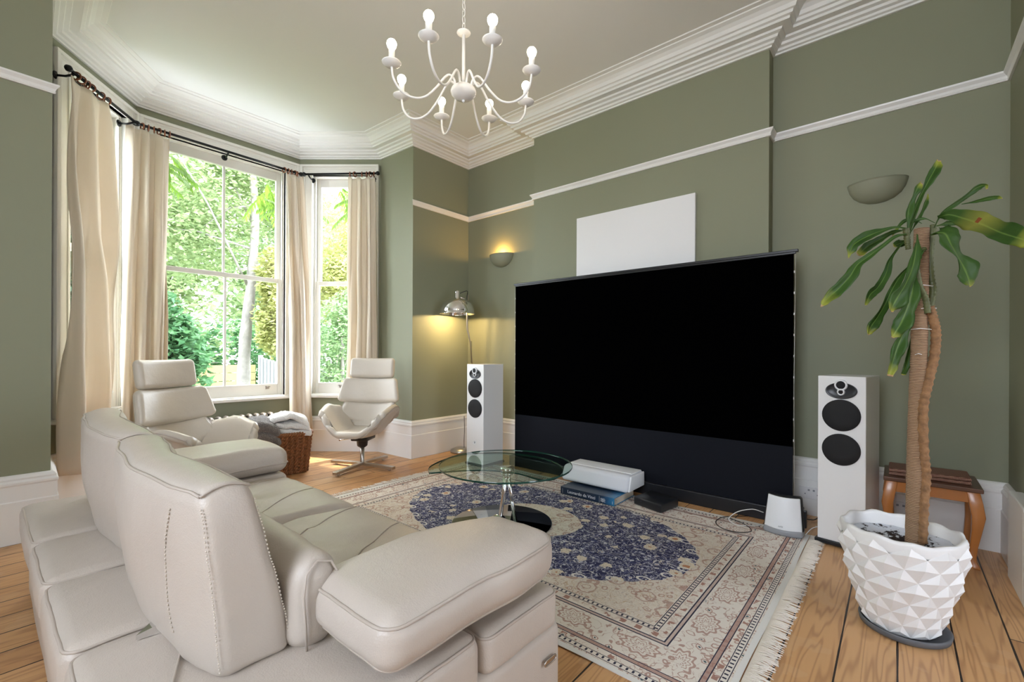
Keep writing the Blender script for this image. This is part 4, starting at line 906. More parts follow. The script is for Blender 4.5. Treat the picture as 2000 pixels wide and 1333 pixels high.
# ================================================================== CURTAINS AND POLES
def pole(name, p, q, brackets, label, rings):
    p = Vector(p); q = Vector(q); r = empty(name, p, 0, label, 'curtain pole'); d = (q - p).normalized(); n_ = Vector((-d.y, d.x, 0)); n_ = n_ if n_.dot(Vector((1.63, 3.5, 0)) - p) > 0 else -n_
    MB().tube([p, q], .0115, 12).build('rod', M['iron'], r, at=p)
    for e, s_ in ((p, -1), (q, 1)):
        MB().lathe([(.012, 0), (.020, .008), (.024, .022), (.018, .036), (.0, .040)], 16, M=Matrix.Translation(e) @ (d * s_).to_track_quat('Z', 'Y').to_matrix().to_4x4()).build('finial', M['iron'], r, at=p)
    for t in brackets:
        b = p.lerp(q, t); MB().tube([b - n_ * .105 + Vector((0, 0, -.03)), b - n_ * .05 + Vector((0, 0, -.03)), b + Vector((0, 0, -.014))], .008, 8).build('bracket', M['iron'], r, at=p)
        MB().lathe([(.028, 0), (.026, .008), (.010, .012)], 16, M=Matrix.Translation(b - n_ * .112 + Vector((0, 0, -.03))) @ n_.to_track_quat('Z', 'Y').to_matrix().to_4x4()).build('bracket_plate', M['iron'], r, at=p)
    return r
def curtain(t0, t1, b0, b1, ztop, zbot, pleats, seed, label, amp=.032):
    """t0,t1 top ends; b0,b1 bottom ends (plan)"""
    t0, t1, b0, b1 = [Vector((*v, 0)) for v in (t0, t1, b0, b1)]; L0 = Vector((*t0.xy, zbot)); r = empty('curtain', L0, 0, label, 'curtain', 'cream curtains in the bay window')
    d = (t1 - t0).normalized(); n_ = Vector((-d.y, d.x, 0))
    if n_.dot(Vector((1.63, 3.5, 0)) - t0) < 0: n_ = -n_
    nu = pleats * 22; nv = 60
    def fn(u, v):
        a = t0.lerp(t1, u); b = b0.lerp(b1, u); q = a.lerp(b, v ** .8); ph = 2 * PI * pleats * u
        am = amp * (.45 + .75 * min(1, v * 2.2)); w = math.sin(ph + .6 * math.sin(v * 3 + seed) + nz((u * 3, v * 2, seed), 1.4, 1.6)) 
        w = math.copysign(abs(w) ** .75, w); w2 = .35 * math.sin(2 * ph + seed + v * 4)
        q = q + n_ * (am * (w + w2) + nz((u * 2, v * 3, seed + 4), 1.5, .03 * v)) + d * (.010 * math.sin(ph * 2 + seed))
        pinch = max(0, 1 - v / .055); q = q - n_ * am * (w + w2) * pinch * .55
        sc_ = .012 * (1 - math.cos(ph)) * max(0, 1 - v * 30); z = lerp(ztop, zbot, v) - sc_
        return Vector((q.x, q.y, z))
    mb = MB().add(*grid(fn, nu, nv), smooth=True); c = mb.build('cloth', M['curtain'], r, at=L0)
    so = c.modifiers.new('solid', 'SOLIDIFY'); so.thickness = .003
    hm = MB(); 
    n = pleats + 1
    return r
def rings(par, p, q, ts, ztop, m_='wood_ring'):
    p = Vector(p); q = Vector(q); d = (q - p).normalized()
    for i, t in enumerate(ts):
        c = p.lerp(q, t) + Vector((0, 0, -.010)); ax = Matrix.Rotation(.35 * math.sin(i * 2.3 + p.x), 3, 'Z') @ d; s_ = ax.cross(Vector((0, 0, 1))).normalized()
        pts = [c + s_ * (.0265 * math.cos(a)) + Vector((0, 0, .0265 * math.sin(a))) for a in [2 * PI * k / 20 for k in range(20)]]
        MB().tube(pts, .0056, 8, closed=True).build('curtain_ring', M[m_], par, at=par.location)
        MB().tube([c + Vector((0, 0, -.028)), c + Vector((0, 0, -.040))], .0025, 6).build('ring_hook', M['steel'], par, at=par.location)
P1, Q1 = (.405, 4.425, 3.095), (.850, 4.975, 3.085); P2, Q2 = (.895, 5.120, 3.135), (2.300, 5.120, 3.125); P3, Q3 = (2.345, 5.060, 3.118), (2.845, 4.450, 3.128)
pole('curtain_pole', P1, Q1, (.04, .97), 'black curtain pole over the left bay window', 0); pole('curtain_pole', P2, Q2, (.03, .50, .97), 'long black curtain pole over the wide front window', 0); pole('curtain_pole', P3, Q3, (.04, .96), 'short black curtain pole over the right bay window', 0)
c1 = curtain((.390, 4.405), (.625, 4.692), (.375, 4.385), (.715, 4.79), 3.055, .262, 2, 1.3, 'tall cream curtain hanging at the far left bay window beside the sofa back', .045); rings(c1, P1, Q1, (.07, .14, .22, .27, .42, .52), 3.05)
c2 = curtain((.810, 5.060), (1.125, 5.110), (.775, 5.03), (1.11, 5.10), 3.085, .262, 3, 4.1, 'cream curtain at the left side of the wide front window, behind the left swivel chair'); rings(c2, P2, Q2, (.02, .05, .08, .105, .135, .16), 3.08)
c3 = curtain((2.140, 5.100), (2.315, 5.085), (2.19, 5.06), (2.405, 4.985), 3.085, .235, 2, 7.7, 'sunlit cream curtain between the wide front window and the right bay window'); rings(c3, P2, Q2, (.885, .915, .94, .965, .985), 3.08)
c4 = curtain((2.650, 4.680), (2.842, 4.450), (2.645, 4.675), (2.868, 4.405), 3.085, .235, 3, 11.2, 'cream curtain at the right side of the right bay window, behind the right swivel chair'); rings(c4, P3, Q3, (.63, .70, .80, .87, .92, .97), 3.08)

# ================================================================== RADIATOR, BASKET, BLANKETS
ra = empty('column_radiator', (1.55, 5.09, 0), 0, 'dark cast iron column radiator under the wide front window', 'radiator'); RL = (1.55, 5.09, 0)
for k in range(14):
    x = 1.10 + k * .069; mb = MB()
    for y in (5.03, 5.09, 5.15): mb.tube([(x, y, .115), (x, y, .43)], .015, 8)
    mb.tube(cr([(x, 5.02, .40), (x, 5.03, .445), (x, 5.06, .468), (x, 5.12, .468), (x, 5.15, .445), (x, 5.16, .40)], 4), .022, 8); mb.tube([(x, 5.02, .12), (x, 5.06, .10), (x, 5.12, .10), (x, 5.16, .12)], .022, 8)
    if k in (0, 13): mb.tube([(x, 5.03, .10), (x, 5.02, 0)], .014, 8); mb.tube([(x, 5.15, .10), (x, 5.16, 0)], .014, 8)
    mb.box((x - .0345, 5.085, .13), (x + .0345, 5.095, .15)); mb.box((x - .0345, 5.085, .40), (x + .0345, 5.095, .42)); mb.build('radiator_column', M['radiator'], ra, at=RL)
BK = Vector((1.82, 4.44, 0)); ba = empty('wicker_basket', BK, math.radians(-6), 'square brown woven basket beside the sofa arm under the front window', 'basket')
M['wicker'] = mat('water_hyacinth_weave', (.26, .10, .032), .55, bump=(160, .9, .006), var=(45, .55))
def ring_pts(z, n, ph, amp, sx, sy):
    out = []
    for i in range(n):
        a = 2 * PI * i / n; ca, sa = math.cos(a), math.sin(a); k = (abs(ca) ** 5 + abs(sa) ** 5) ** (-1 / 5); w = amp * math.sin(i * PI / 2 * 1 + ph); out.append(((sx + w) * ca * k, (sy + w) * sa * k, z))
    return out
mb = MB()
for j in range(24):
    z = .012 + j * .0148; f = 1 + .16 * z / .37; mb.tube(ring_pts(z, 88, j * PI, .007, .205 * f, .175 * f), .0095, 6, closed=True)
mb.build('woven_side', M['wicker'], ba, kind='stuff'); MB().lathe([(.17, .0), (.17, .012)], 24).build('bottom', M['wicker'], ba)
mb = MB()
for k in range(34):
    a = 2 * PI * (k + .5) / 34; ca, sa = math.cos(a), math.sin(a); kk = (abs(ca) ** 5 + abs(sa) ** 5) ** (-1 / 5)
    for ph in (0, PI):
        pts = []
        for i in range(30):
            z = .004 + .37 * i / 29; f = 1 + .16 * z / .37; o = .010 + .006 * math.cos(i * 1.1 + ph); s_ = .010 * math.sin(i * 1.1 + ph); pts.append(((.205 * f + o) * ca * kk - sa * s_, (.175 * f + o) * sa * kk + ca * s_, z))
        mb.tube(pts, .0085, 6)
mb.build('braided_stake', M['wicker'], ba, kind='stuff')
mb = MB()
for ph in (0, 2.1, 4.2):
    pts = []
    for i in range(200):
        a = 2 * PI * i / 200; ca, sa = math.cos(a), math.sin(a); kk = (abs(ca) ** 5 + abs(sa) ** 5) ** (-1 / 5); o = .011 * math.cos(i * .75 + ph); pts.append(((.246 + o) * ca * kk, (.212 + o) * sa * kk, .372 + .011 * math.sin(i * .75 + ph)))
    mb.tube(pts, .010, 6, closed=True)
mb.build('rim', M['wicker'], ba)
def blanket(name, mat_, c, h, rz, seed, label, layers, sag):
    r = empty(name, c, rz, label, 'blanket')
    hz = h[2] / layers
    for l in range(layers):
        def wp(p, l=l):
            q = p.copy(); s_ = 1 - .03 * l; q.x *= s_; q.z += (l + .5) * 2 * hz
            q.z -= sag * (q.x / h[0]) ** 2 * (1 + .3 * l) + sag * .5 * (q.y / h[1]) ** 2; q.z += nz(q, 5, .034, seed + l) + nz(q, 14, .014, seed) + .008 * math.sin(q.y * 45 + 4 * math.sin(q.x * 14)); q.x += nz(q, 8, .018, seed + 3 + l); q.y += nz(q, 8, .018, seed + 7); return q
        MB().soft((h[0], h[1], hz * .98), hz * .97, 4, (10, 8, 2), wp).build('fold', mat_, r)
    return r
blanket('white_blanket', M['blanket_w'], (1.86, 4.42, .384), (.215, .18, .088), math.radians(-20), 3.3, 'folded white fleece blanket on top of the woven basket', 3, .05)
blanket('grey_blanket', M['blanket_g'], (1.60, 4.40, .355), (.19, .17, .09), math.radians(-10), 8.1, 'shaggy dark grey blanket spilling from the left of the basket', 2, .06)

# ================================================================== STOOL WITH WOVEN MATS
M['stool_wood'] = mat('honey_beech', (.42, .155, .035), .3, coat=.3, bump=(30, .1, .002), var=(6, .2)); M['stool_dark'] = mat('walnut_edge', (.10, .04, .018), .35, coat=.2)
STL = Vector((3.545, -.145, 0)); st = empty('wooden_stool', STL, 0, 'low wooden side table with curved legs against the right wall behind the plant', 'side table')
MB().box((3.37, -.348, .405), (3.72, .058, .428)).build('top', M['stool_dark'], st, at=STL, bevel=.004, label='dark stained top board')
MB().box((3.39, -.333, .345), (3.70, .043, .405)).build('apron', M['stool_wood'], st, at=STL, bevel=.002)
for sx in (-1, 1):
    for sy in (-1, 1):
        x = 3.545 + sx * .135; y = -.145 + sy * .165
        mb = MB(); prof = [(.0, .405, .026), (.010, .35, .027), (.020, .28, .026), (.014, .20, .020), (.004, .11, .0155), (.000, .04, .014), (.010, .012, .017), (.012, .0, .017)]; vs = []
        for (o, z, w) in prof:
            cx_ = x + sx * o; cy_ = y + sy * o
            vs += [(cx_ - w, cy_ - w, z), (cx_ + w, cy_ - w, z), (cx_ + w, cy_ + w, z), (cx_ - w, cy_ + w, z)]
        fs = [(i * 4 + k, i * 4 + (k + 1) % 4, (i + 1) * 4 + (k + 1) % 4, (i + 1) * 4 + k) for i in range(len(prof) - 1) for k in range(4)] + [(0, 3, 2, 1), tuple((len(prof) - 1) * 4 + k for k in range(4))]
        mb.add(vs, fs, True).build('leg', M['stool_wood'], st, at=STL, bevel=.004)
def mat_weave():
    m = bpy.data.materials.new('woven_brown_mat'); m.use_nodes = True; t = NT(m); X, Y, Z = t.xyz()
    a = t.m('SINE', t.m('MULTIPLY', t.m('ADD', Y, t.m('MULTIPLY', Z, 1.0)), 620.0)); b = t.m('SINE', t.m('MULTIPLY', t.m('SUBTRACT', t.m('ADD', X, Y), Z), 460.0)); c = t.m('GREATER_THAN', t.m('MULTIPLY', a, b), .12)
    t.put(t.b.inputs['Base Color'], t.mix(c, (.13, .045, .028), (.38, .22, .15))); t.b.inputs['Roughness'].default_value = .7; t.bump(c, .3, .001); return m
M['mat'] = mat_weave()
for k in range(2):
    z0 = .4285 + k * .0195
    mm = MB().soft((.105, .172, .009), .006, 2, (6, 10, 1), lambda p, z0=z0, k=k: Vector((3.535 + p.x * (1 + .0 * k), -.137 + p.y, z0 + .0095 + p.z))).build('woven_mat', M['mat'], at=(3.535, -.137, z0)); mm.location = (3.535, -.137, z0)
    tag(mm, 'brown woven mat lying directly on the stool top, under another mat' if k == 0 else 'uppermost brown woven mat on the stool', 'mat', 'woven mats on the stool')

# ================================================================== POTTED DRACAENA
def at(px, py, w): return Vector((0, 0, EYE)) + (fw + rt * ((px - CXP) / FPX) - up * ((py - CYP) / FPX)) * w
PT = Vector((2.47, -.012, .014)); pp = empty('potted_dracaena', PT, 0, 'tall drooping dracaena tied to a rope-wrapped pole in a white faceted pot', 'potted plant')
NR, NA = 8, 11
def pr(z): return interp([(0, .118), (.10, .148), (.22, .182), (.34, .200), (.395, .198)], z)
mb = MB(); RH = .39 / NR
def pv(i, k):
    z = .004 + i * RH; tw = i * .5 + .35 * math.sin(i * .5); a = 2 * PI * (k + tw * 1.0) / NA; r_ = pr(z); return Vector((r_ * math.cos(a), r_ * math.sin(a), z))
for i in range(-1, NR):
    for k in range(NA):
        lo = pv(max(i, 0), k) if i >= 0 else None
        z0 = .004 + max(i, 0) * RH; z2 = min(.004 + (i + 2) * RH, .394)
        if i + 2 > NR: continue
        # diamond: bottom pv(i,k), left/right pv(i+1,k-.5 / +.5), top pv(i+2,k)
        def P(ii, kk):
            z = .004 + ii * RH; a = 2 * PI * (kk + i * .5 + .10 * ii) / NA; r_ = pr(max(0, z)); return Vector((r_ * math.cos(a), r_ * math.sin(a), max(.004, z)))
        Bt = P(i, k); Lf = P(i + 1, k - .5); Rg = P(i + 1, k + .5); Tp = P(i + 2, k); c_ = (Bt + Lf + Rg + Tp) / 4; n_ = Vector((c_.x, c_.y, 0)).normalized(); ap = c_ + n_ * (.019 + .006 * (i / NR)) + Vector((0, 0, .012))
        if i == -1: Bt.z = .004
        mb.add([Bt, Rg, Tp, Lf, ap], [(0, 1, 4), (1, 2, 4), (2, 3, 4), (3, 0, 4)])
# rim, inner wall and base
n = 60; rimv = []
for k in range(n):
    a = 2 * PI * k / n; wob = .003 * math.cos(NA * a + 1.0); z_ = .400 + .004 * math.cos(NA * a + 1.0) + .004 * math.sin(3 * a)
    for (r_, z) in ((pr(.35) - .002, .350), (pr(.39) + .004 + wob, z_ - .012), (pr(.39) + wob, z_), (pr(.39) - .012 + wob * .5, z_), (pr(.39) - .016, z_ - .012), (pr(.30) - .016, .30), (.11, .02)): rimv.append((r_ * math.cos(a), r_ * math.sin(a), z))
fs = [(k * 7 + j, ((k + 1) % n) * 7 + j, ((k + 1) % n) * 7 + j + 1, k * 7 + j + 1) for k in range(n) for j in range(6)] + [tuple(k * 7 + 6 for k in range(n))]
mb.add(rimv, fs, True); mb.lathe([(.0, 0), (.112, 0), (.118, .006), (.110, .010)], 40); mb.build('pot', M['pot'], pp)
ms = bpy.data.materials.new('crusted_soil'); ms.use_nodes = True; t = NT(ms); co = t.n.new('ShaderNodeTexCoord').outputs['Object']; f, _ = t.noise(co, 38, 6, .65); f2, _ = t.noise(co, 9, 3)
xs = t.xyz(); rr = t.m('SQRT', t.m('ADD', t.m('POWER', xs[0], 2.0), t.m('POWER', xs[1], 2.0)))
cr_ = t.m('ADD', t.m('ADD', f, t.m('MULTIPLY', f2, .5)), t.m('MULTIPLY', rr, 1.9)); t.put(t.b.inputs['Base Color'], t.ramp(cr_, [(.0, (.012, .006, .004)), (.93, (.020, .010, .007)), (.97, (.42, .44, .48)), (1, (.60, .63, .68))])); t.b.inputs['Roughness'].default_value = .95; t.bump(f, 1.0, .01)
def soilf(u, v): a = 2 * PI * u; r_ = v * .178; return Vector((r_ * math.cos(a), r_ * math.sin(a), .338 + nz((r_ * math.cos(a), r_ * math.sin(a), 0), 26, .010) - .016 * (1 - v) + .012 * v * v))
MB().add(*grid(soilf, 48, 14), smooth=True).build('soil', ms, pp)
# pole and stems
M['rope'] = bpy.data.materials.new('jute_wrap'); M['rope'].use_nodes = True; t = NT(M['rope']); X, Y, Z = t.xyz(); co = t.n.new('ShaderNodeTexCoord').outputs['Object']; f, _ = t.noise(co, 12, 4)
wz = t.m('FRACT', t.m('MULTIPLY', t.m('ADD', Z, t.m('MULTIPLY', f, .012)), 150.0)); g_, _ = t.noise(t.comb(t.m('MULTIPLY', X, 60.), t.m('MULTIPLY', Y, 60.), t.m('MULTIPLY', Z, 500.)), 1., 3)
c = t.mix(t.m('MULTIPLY', g_, 1.0), (.24, .135, .075), (.50, .34, .21)); c = t.mix(t.m('LESS_THAN', wz, .22), c, (.13, .065, .035)); t.put(t.b.inputs['Base Color'], c); t.b.inputs['Roughness'].default_value = .9
t.bump(t.m('ADD', t.m('SINE', t.m('MULTIPLY', wz, PI)), t.m('MULTIPLY', g_, .6)), .8, .003)
W0 = 1.89
pole_pts = [at(1787, 1068, W0), at(1789, 900, W0), at(1793, 750, W0), at(1797, 600, W0), at(1800, 447, W0)]
pcs = cr(pole_pts, 14); MB().tube(pcs, [.0325 - .0075 * i / (len(pcs) - 1) + .0008 * math.sin(i * 2.4) for i in range(len(pcs))], 20).build('rope_pole', M['rope'], pp, at=PT)
M['bark'] = mat('dracaena_bark', (.25, .13, .055), .75, bump=(60, .9, .006), var=(45, .75)); M['green_stem'] = mat('green_stem', (.085, .095, .030), .5, bump=(50, .5, .003), var=(28, .5))
def stem(name, pts, r0, r1, m_, w=W0 - .02, rings_=True):
    c_ = cr([at(*p, w) if len(p) == 2 else at(*p) for p in pts], 12); n = len(c_)
    return MB().tube(c_, [lerp(r0, r1, i / (n - 1)) * (1 + (.14 if i % 3 == 0 else -.06)) for i in range(n)], 10).build(name, M[m_], pp, at=PT)
stem('stem', [(1801, 1060), (1804, 985), (1808, 930), (1804, 880), (1803, 800), (1812, 750), (1824, 700), (1828, 655), (1823, 625), (1815, 600)], .0175, .0165, 'bark', W0 - .03)
stem('stem', [(1815, 605), (1822, 570), (1818, 540), (1816, 505), (1819, 470), (1823, 440)], .0135, .0105, 'green_stem', W0 + .01)
stem('stem', [(1812, 612), (1808, 585), (1797, 560), (1791, 530), (1789, 508), (1796, 495), (1806, 486)], .0115, .0085, 'green_stem', W0 - .045)
stem('stem', [(1770, 447), (1772, 470), (1774, 487)], .012, .009, 'green_stem', W0 - .02)
M['twine'] = M['cable_w']
for y_, x0, x1 in ((558, 1786, 1822), (643, 1778, 1819), (602, 1800, 1828), (692, 1788, 1800)):
    pts = [at(x0, y_ + 1, W0 - .038), at((x0 + x1) / 2, y_ - 1, W0 - .046), at(x1, y_ + 1, W0 - .035), at(x1 + 1, y_, W0 + .02), at((x0 + x1) / 2, y_, W0 + .035), at(x0 - 1, y_ + 1, W0 + .02)]
    MB().tube(pts, .0016, 5, closed=True).build('tie', M['twine'], pp, at=PT)
def dleaf(name, yellow_tip):
    m = bpy.data.materials.new(name); m.use_nodes = True; t = NT(m); n = t.n; a = n.new('ShaderNodeAttribute'); a.attribute_name = 'leafuv'; s_ = n.new('ShaderNodeSeparateXYZ'); t.l.new(a.outputs['Vector'], s_.inputs[0]); U, V, R_ = s_.outputs
    co = n.new('ShaderNodeTexCoord').outputs['Object']; f, _ = t.noise(co, 12, 3); au = t.m('ABSOLUTE', U); lw = t.m('MULTIPLY_ADD', t.m('SUBTRACT', f, .5), .35, .17)
    g = t.mix(f, (.020, .062, .010), (.060, .130, .020)); g = t.mix(t.m('MULTIPLY', t.m('SUBTRACT', .75, t.m('DIVIDE', au, lw), clamp=True), .9), g, (.20, .32, .07))
    tipf = t.m('MULTIPLY', t.m('SUBTRACT', t.m('ADD', V, t.m('MULTIPLY', f, .25)), .92), 7.0, clamp=True); g = t.mix(t.m('MULTIPLY', tipf, .9), g, (.33, .36, .05))
    tip2 = t.m('GREATER_THAN', V, .975); g = t.mix(tip2, g, (.50, .33, .16))
    if yellow_tip == 2:
        sp = t.m('SUBTRACT', 1.0, t.m('DIVIDE', t.m('ABSOLUTE', t.m('SUBTRACT', V, .46)), .20), clamp=True); g = t.mix(t.m('MULTIPLY', sp, .55), g, (.42, .38, .07)); g = t.mix(t.m('MULTIPLY', t.m('LESS_THAN', t.m('ABSOLUTE', t.m('SUBTRACT', V, .44)), .015), t.m('LESS_THAN', t.m('ABSOLUTE', t.m('SUBTRACT', U, .2)), .22)), g, (.25, .07, .02))
    t.put(t.b.inputs['Base Color'], g); t.b.inputs['Roughness'].default_value = .42; t.b.inputs['Specular IOR Level'].default_value = .22
    tr = n.new('ShaderNodeBsdfTranslucent'); t.put(tr.inputs[0], g); mx = n.new('ShaderNodeMixShader'); mx.inputs[0].default_value = .2; t.l.new(t.b.outputs[0], mx.inputs[1]); t.l.new(tr.outputs[0], mx.inputs[2]); t.l.new(mx.outputs[0], n['Material Output'].inputs[0]); return m
M['dl'] = dleaf('dracaena_leaf', 1); M['dl2'] = dleaf('spotted_dracaena_leaf', 2)
def leaf(pts, wid, roll=0.0, fold=.35, seed=0, m_='dl', wprof=None, wave=.05, label=None):
    wid *= 1.15
    """pts = (px, py, depth offset); wid in metres"""
    c_ = cr([at(p[0], p[1], W0 + (p[2] if len(p) > 2 else 0)) for p in pts], 10); n = len(c_); vs = []; uv = []; m = 6
    for i, p in enumerate(c_):
        v = i / (n - 1); tg = (c_[min(n - 1, i + 1)] - c_[max(0, i - 1)]).normalized(); side = tg.cross(fw).normalized(); side = Matrix.Rotation(roll, 3, tg) @ side; nn = side.cross(tg).normalized()
        w = wid * .5 * (interp(wprof, v) if wprof else interp([(0, .16), (.12, .26), (.45, .95), (.62, 1.0), (.85, .72), (.96, .35), (1, .06)], v)) * (1 + wave * math.sin(v * 23 + seed * 2) + wave * .6 * math.sin(v * 51 + seed))
        for k in range(m + 1):
            u = -1 + 2 * k / m; q = p + side * (u * w * math.cos(fold * .8)) - nn * (abs(u) * w * fold) + nn * (.25 * w * math.sin(v * 14 + seed + u * 2) * abs(u)); vs.append(q); uv.append((u, v, seed % 1))
    fs = [(i * (m + 1) + k, i * (m + 1) + k + 1, (i + 1) * (m + 1) + k + 1, (i + 1) * (m + 1) + k) for i in range(n - 1) for k in range(m)]
    mb = MB().add(vs, fs, True); o = mb.build('leaf', M[m_], pp, at=PT, label=label); at_ = o.data.attributes.new('leafuv', 'FLOAT_VECTOR', 'POINT')
    at_.data.foreach_set('vector', [x for q in uv for x in q]); so = o.modifiers.new('solid', 'SOLIDIFY'); so.thickness = .0012; return o
leaf([(1773, 462), (1771, 430), (1776, 400), (1788, 372), (1798, 357)], .034, .3, .5, 1, wprof=[(0, .3), (.3, 1), (.7, .9), (.93, .7), (1, .5)])
leaf([(1776, 458, .02), (1784, 420, .02), (1797, 385, .03), (1812, 355, .03), (1826, 330, .03), (1832, 314, .03)], .036, -.2, .6, 2, wprof=[(0, .2), (.25, .5), (.45, .45), (.6, 1), (.85, .95), (1, .5)])
leaf([(1778, 455, .05), (1790, 432, .06), (1806, 400, .07), (1812, 378, .07)], .018, .1, .6, 2.4)
leaf([(1824, 445), (1836, 420, -.02), (1860, 400, -.04), (1888, 380, -.06), (1908, 366, -.07), (1925, 362, -.08), (1927, 370, -.08)], .030, .5, .5, 3, wprof=[(0, .2), (.2, .5), (.5, 1), (.7, .7), (.85, .3), (1, .2)])
leaf([(1878, 399, -.04), (1900, 395, -.06), (1925, 389, -.08), (1945, 386, -.09), (1958, 388, -.1)], .016, .3, .5, 4)
leaf([(1832, 424, -.03), (1855, 420, -.07), (1885, 428, -.12), (1920, 440, -.18), (1955, 455, -.24), (1990, 466, -.30), (2025, 474, -.34)], .072, .75, .25, 5, 'dl2', wprof=[(0, .15), (.15, .5), (.45, 1), (.7, .95), (.9, .7), (1, .3)], label='broad leaf with a yellow blotch and brown spot')
leaf([(1828, 442, .04), (1850, 436, .05), (1875, 437, .06)], .022, .4, .5, 5.5)
leaf([(1836, 446, .02), (1845, 447), (1852, 452)], .030, .3, .3, 5.8, wprof=[(0, .4), (.5, 1), (1, .8)])
leaf([(1826, 455, -.05), (1845, 457, -.08), (1856, 478, -.09), (1872, 505, -.10), (1885, 530, -.10), (1892, 552, -.10), (1894, 561, -.10)], .092, -.35, .15, 6, wprof=[(0, .2), (.06, .8), (.2, 1), (.42, .85), (.62, 1), (.85, .95), (.94, .45), (1, .12)], wave=.08, label='broad torn leaf with a pale midrib')
leaf([(1772, 448), (1748, 445, -.02), (1720, 452, -.03), (1690, 464, -.05), (1668, 478, -.06), (1659, 495, -.06), (1657, 505, -.06)], .036, .35, .5, 7, wprof=[(0, .2), (.25, .35), (.5, 1), (.75, .95), (.88, .3), (1, .12)])
leaf([(1768, 450, .03), (1742, 455, .03), (1715, 470, .02), (1690, 485, .02), (1676, 500, .01)], .034, .3, .5, 8, wprof=[(0, .2), (.3, .5), (.7, 1), (.95, .9), (1, .5)])
leaf([(1770, 458, -.03), (1748, 463, -.04), (1722, 482, -.05), (1695, 502, -.06), (1674, 518, -.07), (1660, 540, -.08), (1640, 562, -.08), (1618, 582, -.09), (1603, 600, -.09)], .046, .25, .45, 9, wprof=[(0, .15), (.2, .3), (.45, .5), (.6, .9), (.8, 1), (.94, .5), (1, .1)])
leaf([(1770, 470, .02), (1756, 482, .02), (1738, 508, .02), (1730, 535, .02), (1714, 562, .01), (1700, 575, 0), (1692, 592, 0), (1690, 597, 0)], .036, .2, .5, 10, wprof=[(0, .12), (.2, .25), (.45, .8), (.7, 1), (.85, .35), (1, .15)])
leaf([(1780, 515, .03), (1762, 535, .03), (1745, 560, .02), (1728, 595, .01), (1712, 622, 0), (1700, 640, 0), (1695, 655, 0)], .038, .1, .6, 11, wprof=[(0, .15), (.3, .75), (.6, .9), (.85, 1), (.96, .6), (1, .1)])
leaf([(1791, 458, -.06), (1789, 485, -.07), (1782, 520, -.08), (1768, 555, -.09), (1752, 582, -.09), (1742, 600, -.09), (1741, 610, -.09)], .066, -.25, .25, 12, wprof=[(0, .15), (.2, .5), (.5, .95), (.7, 1), (.88, .65), (1, .2)])
leaf([(1785, 540, -.05), (1782, 565, -.06), (1772, 600, -.06), (1760, 630, -.06), (1749, 648, -.06), (1742, 660, -.06)], .058, .1, .3, 13, wprof=[(0, .3), (.35, 1), (.6, .95), (.85, .75), (1, .2)])
leaf([(1784, 600, -.03), (1776, 625, -.04), (1762, 655, -.04), (1750, 685, -.04), (1742, 710, -.04), (1736, 735, -.04)], .048, -.1, .35, 14, wprof=[(0, .2), (.3, .8), (.6, 1), (.85, .95), (1, .4)])
leaf([(1783, 650, .02), (1778, 675, .02), (1773, 705, .02), (1764, 728, .02), (1762, 733, .02)], .026, .2, .5, 15, wprof=[(0, .2), (.4, 1), (.8, .8), (1, .3)])
leaf([(1800, 437, .05), (1780, 428, .05), (1760, 437, .04), (1742, 462, .04)], .014, .3, .5, 16)
leaf([(1770, 466, .05), (1764, 474, .05), (1752, 478, .04), (1745, 482, .04)], .030, .3, .3, 17)
leaf([(1826, 436, .04), (1806, 428, .05), (1788, 432, .05), (1775, 440, .05)], .012, .3, .5, 18)
leaf([(1805, 488, -.05), (1798, 492, -.06), (1790, 505, -.06), (1787, 522, -.06)], .022, .1, .5, 19)
MB().lathe([(.0, 0), (.135, 0), (.146, .006), (.150, .026), (.146, .030), (.141, .026), (.137, .012), (.0, .0125)], 56, c=(2.467, -.024, 0)).build('plant_saucer', M['saucer'], label='round dark grey saucer under the white faceted plant pot', cat='saucer')
bpy.data.objects['plant_saucer'].location = (0, 0, .0)

# ================================================================== OUTSIDE
GZ = -.85
M['lawn'] = mat('garden_grass', (.05, .085, .022), .9, var=(3, .4)); MB().box((-30, 5.9, GZ - .2), (34, 60, GZ)).build('ground_garden', M['lawn'], kind=S)
M['bark2'] = mat('plane_tree_bark', (.27, .245, .22), .85, bump=(8, .8, .05), var=(5, .6))
M['lf_mid'] = leaf_mat('mid_green_leaves', (.14, .26, .12), (.48, .60, .32), .5, 1.2)
M['lf_light'] = leaf_mat('light_green_leaves', (.19, .29, .13), (.62, .70, .40), .5, 1.5)
M['lf_dark'] = leaf_mat('dark_blue_green_leaves', (.05, .15, .07), (.17, .34, .14), .4, 1.5)
M['lf_shaded'] = leaf_mat('shade_painted_leaves', (.018, .045, .020), (.05, .10, .04), .2, 1.5)  # shade is put into these darker leaf colours
M['lf_gold'] = leaf_mat('yellow_green_leaves', (.32, .36, .12), (.72, .70, .34), .5, 1.8)
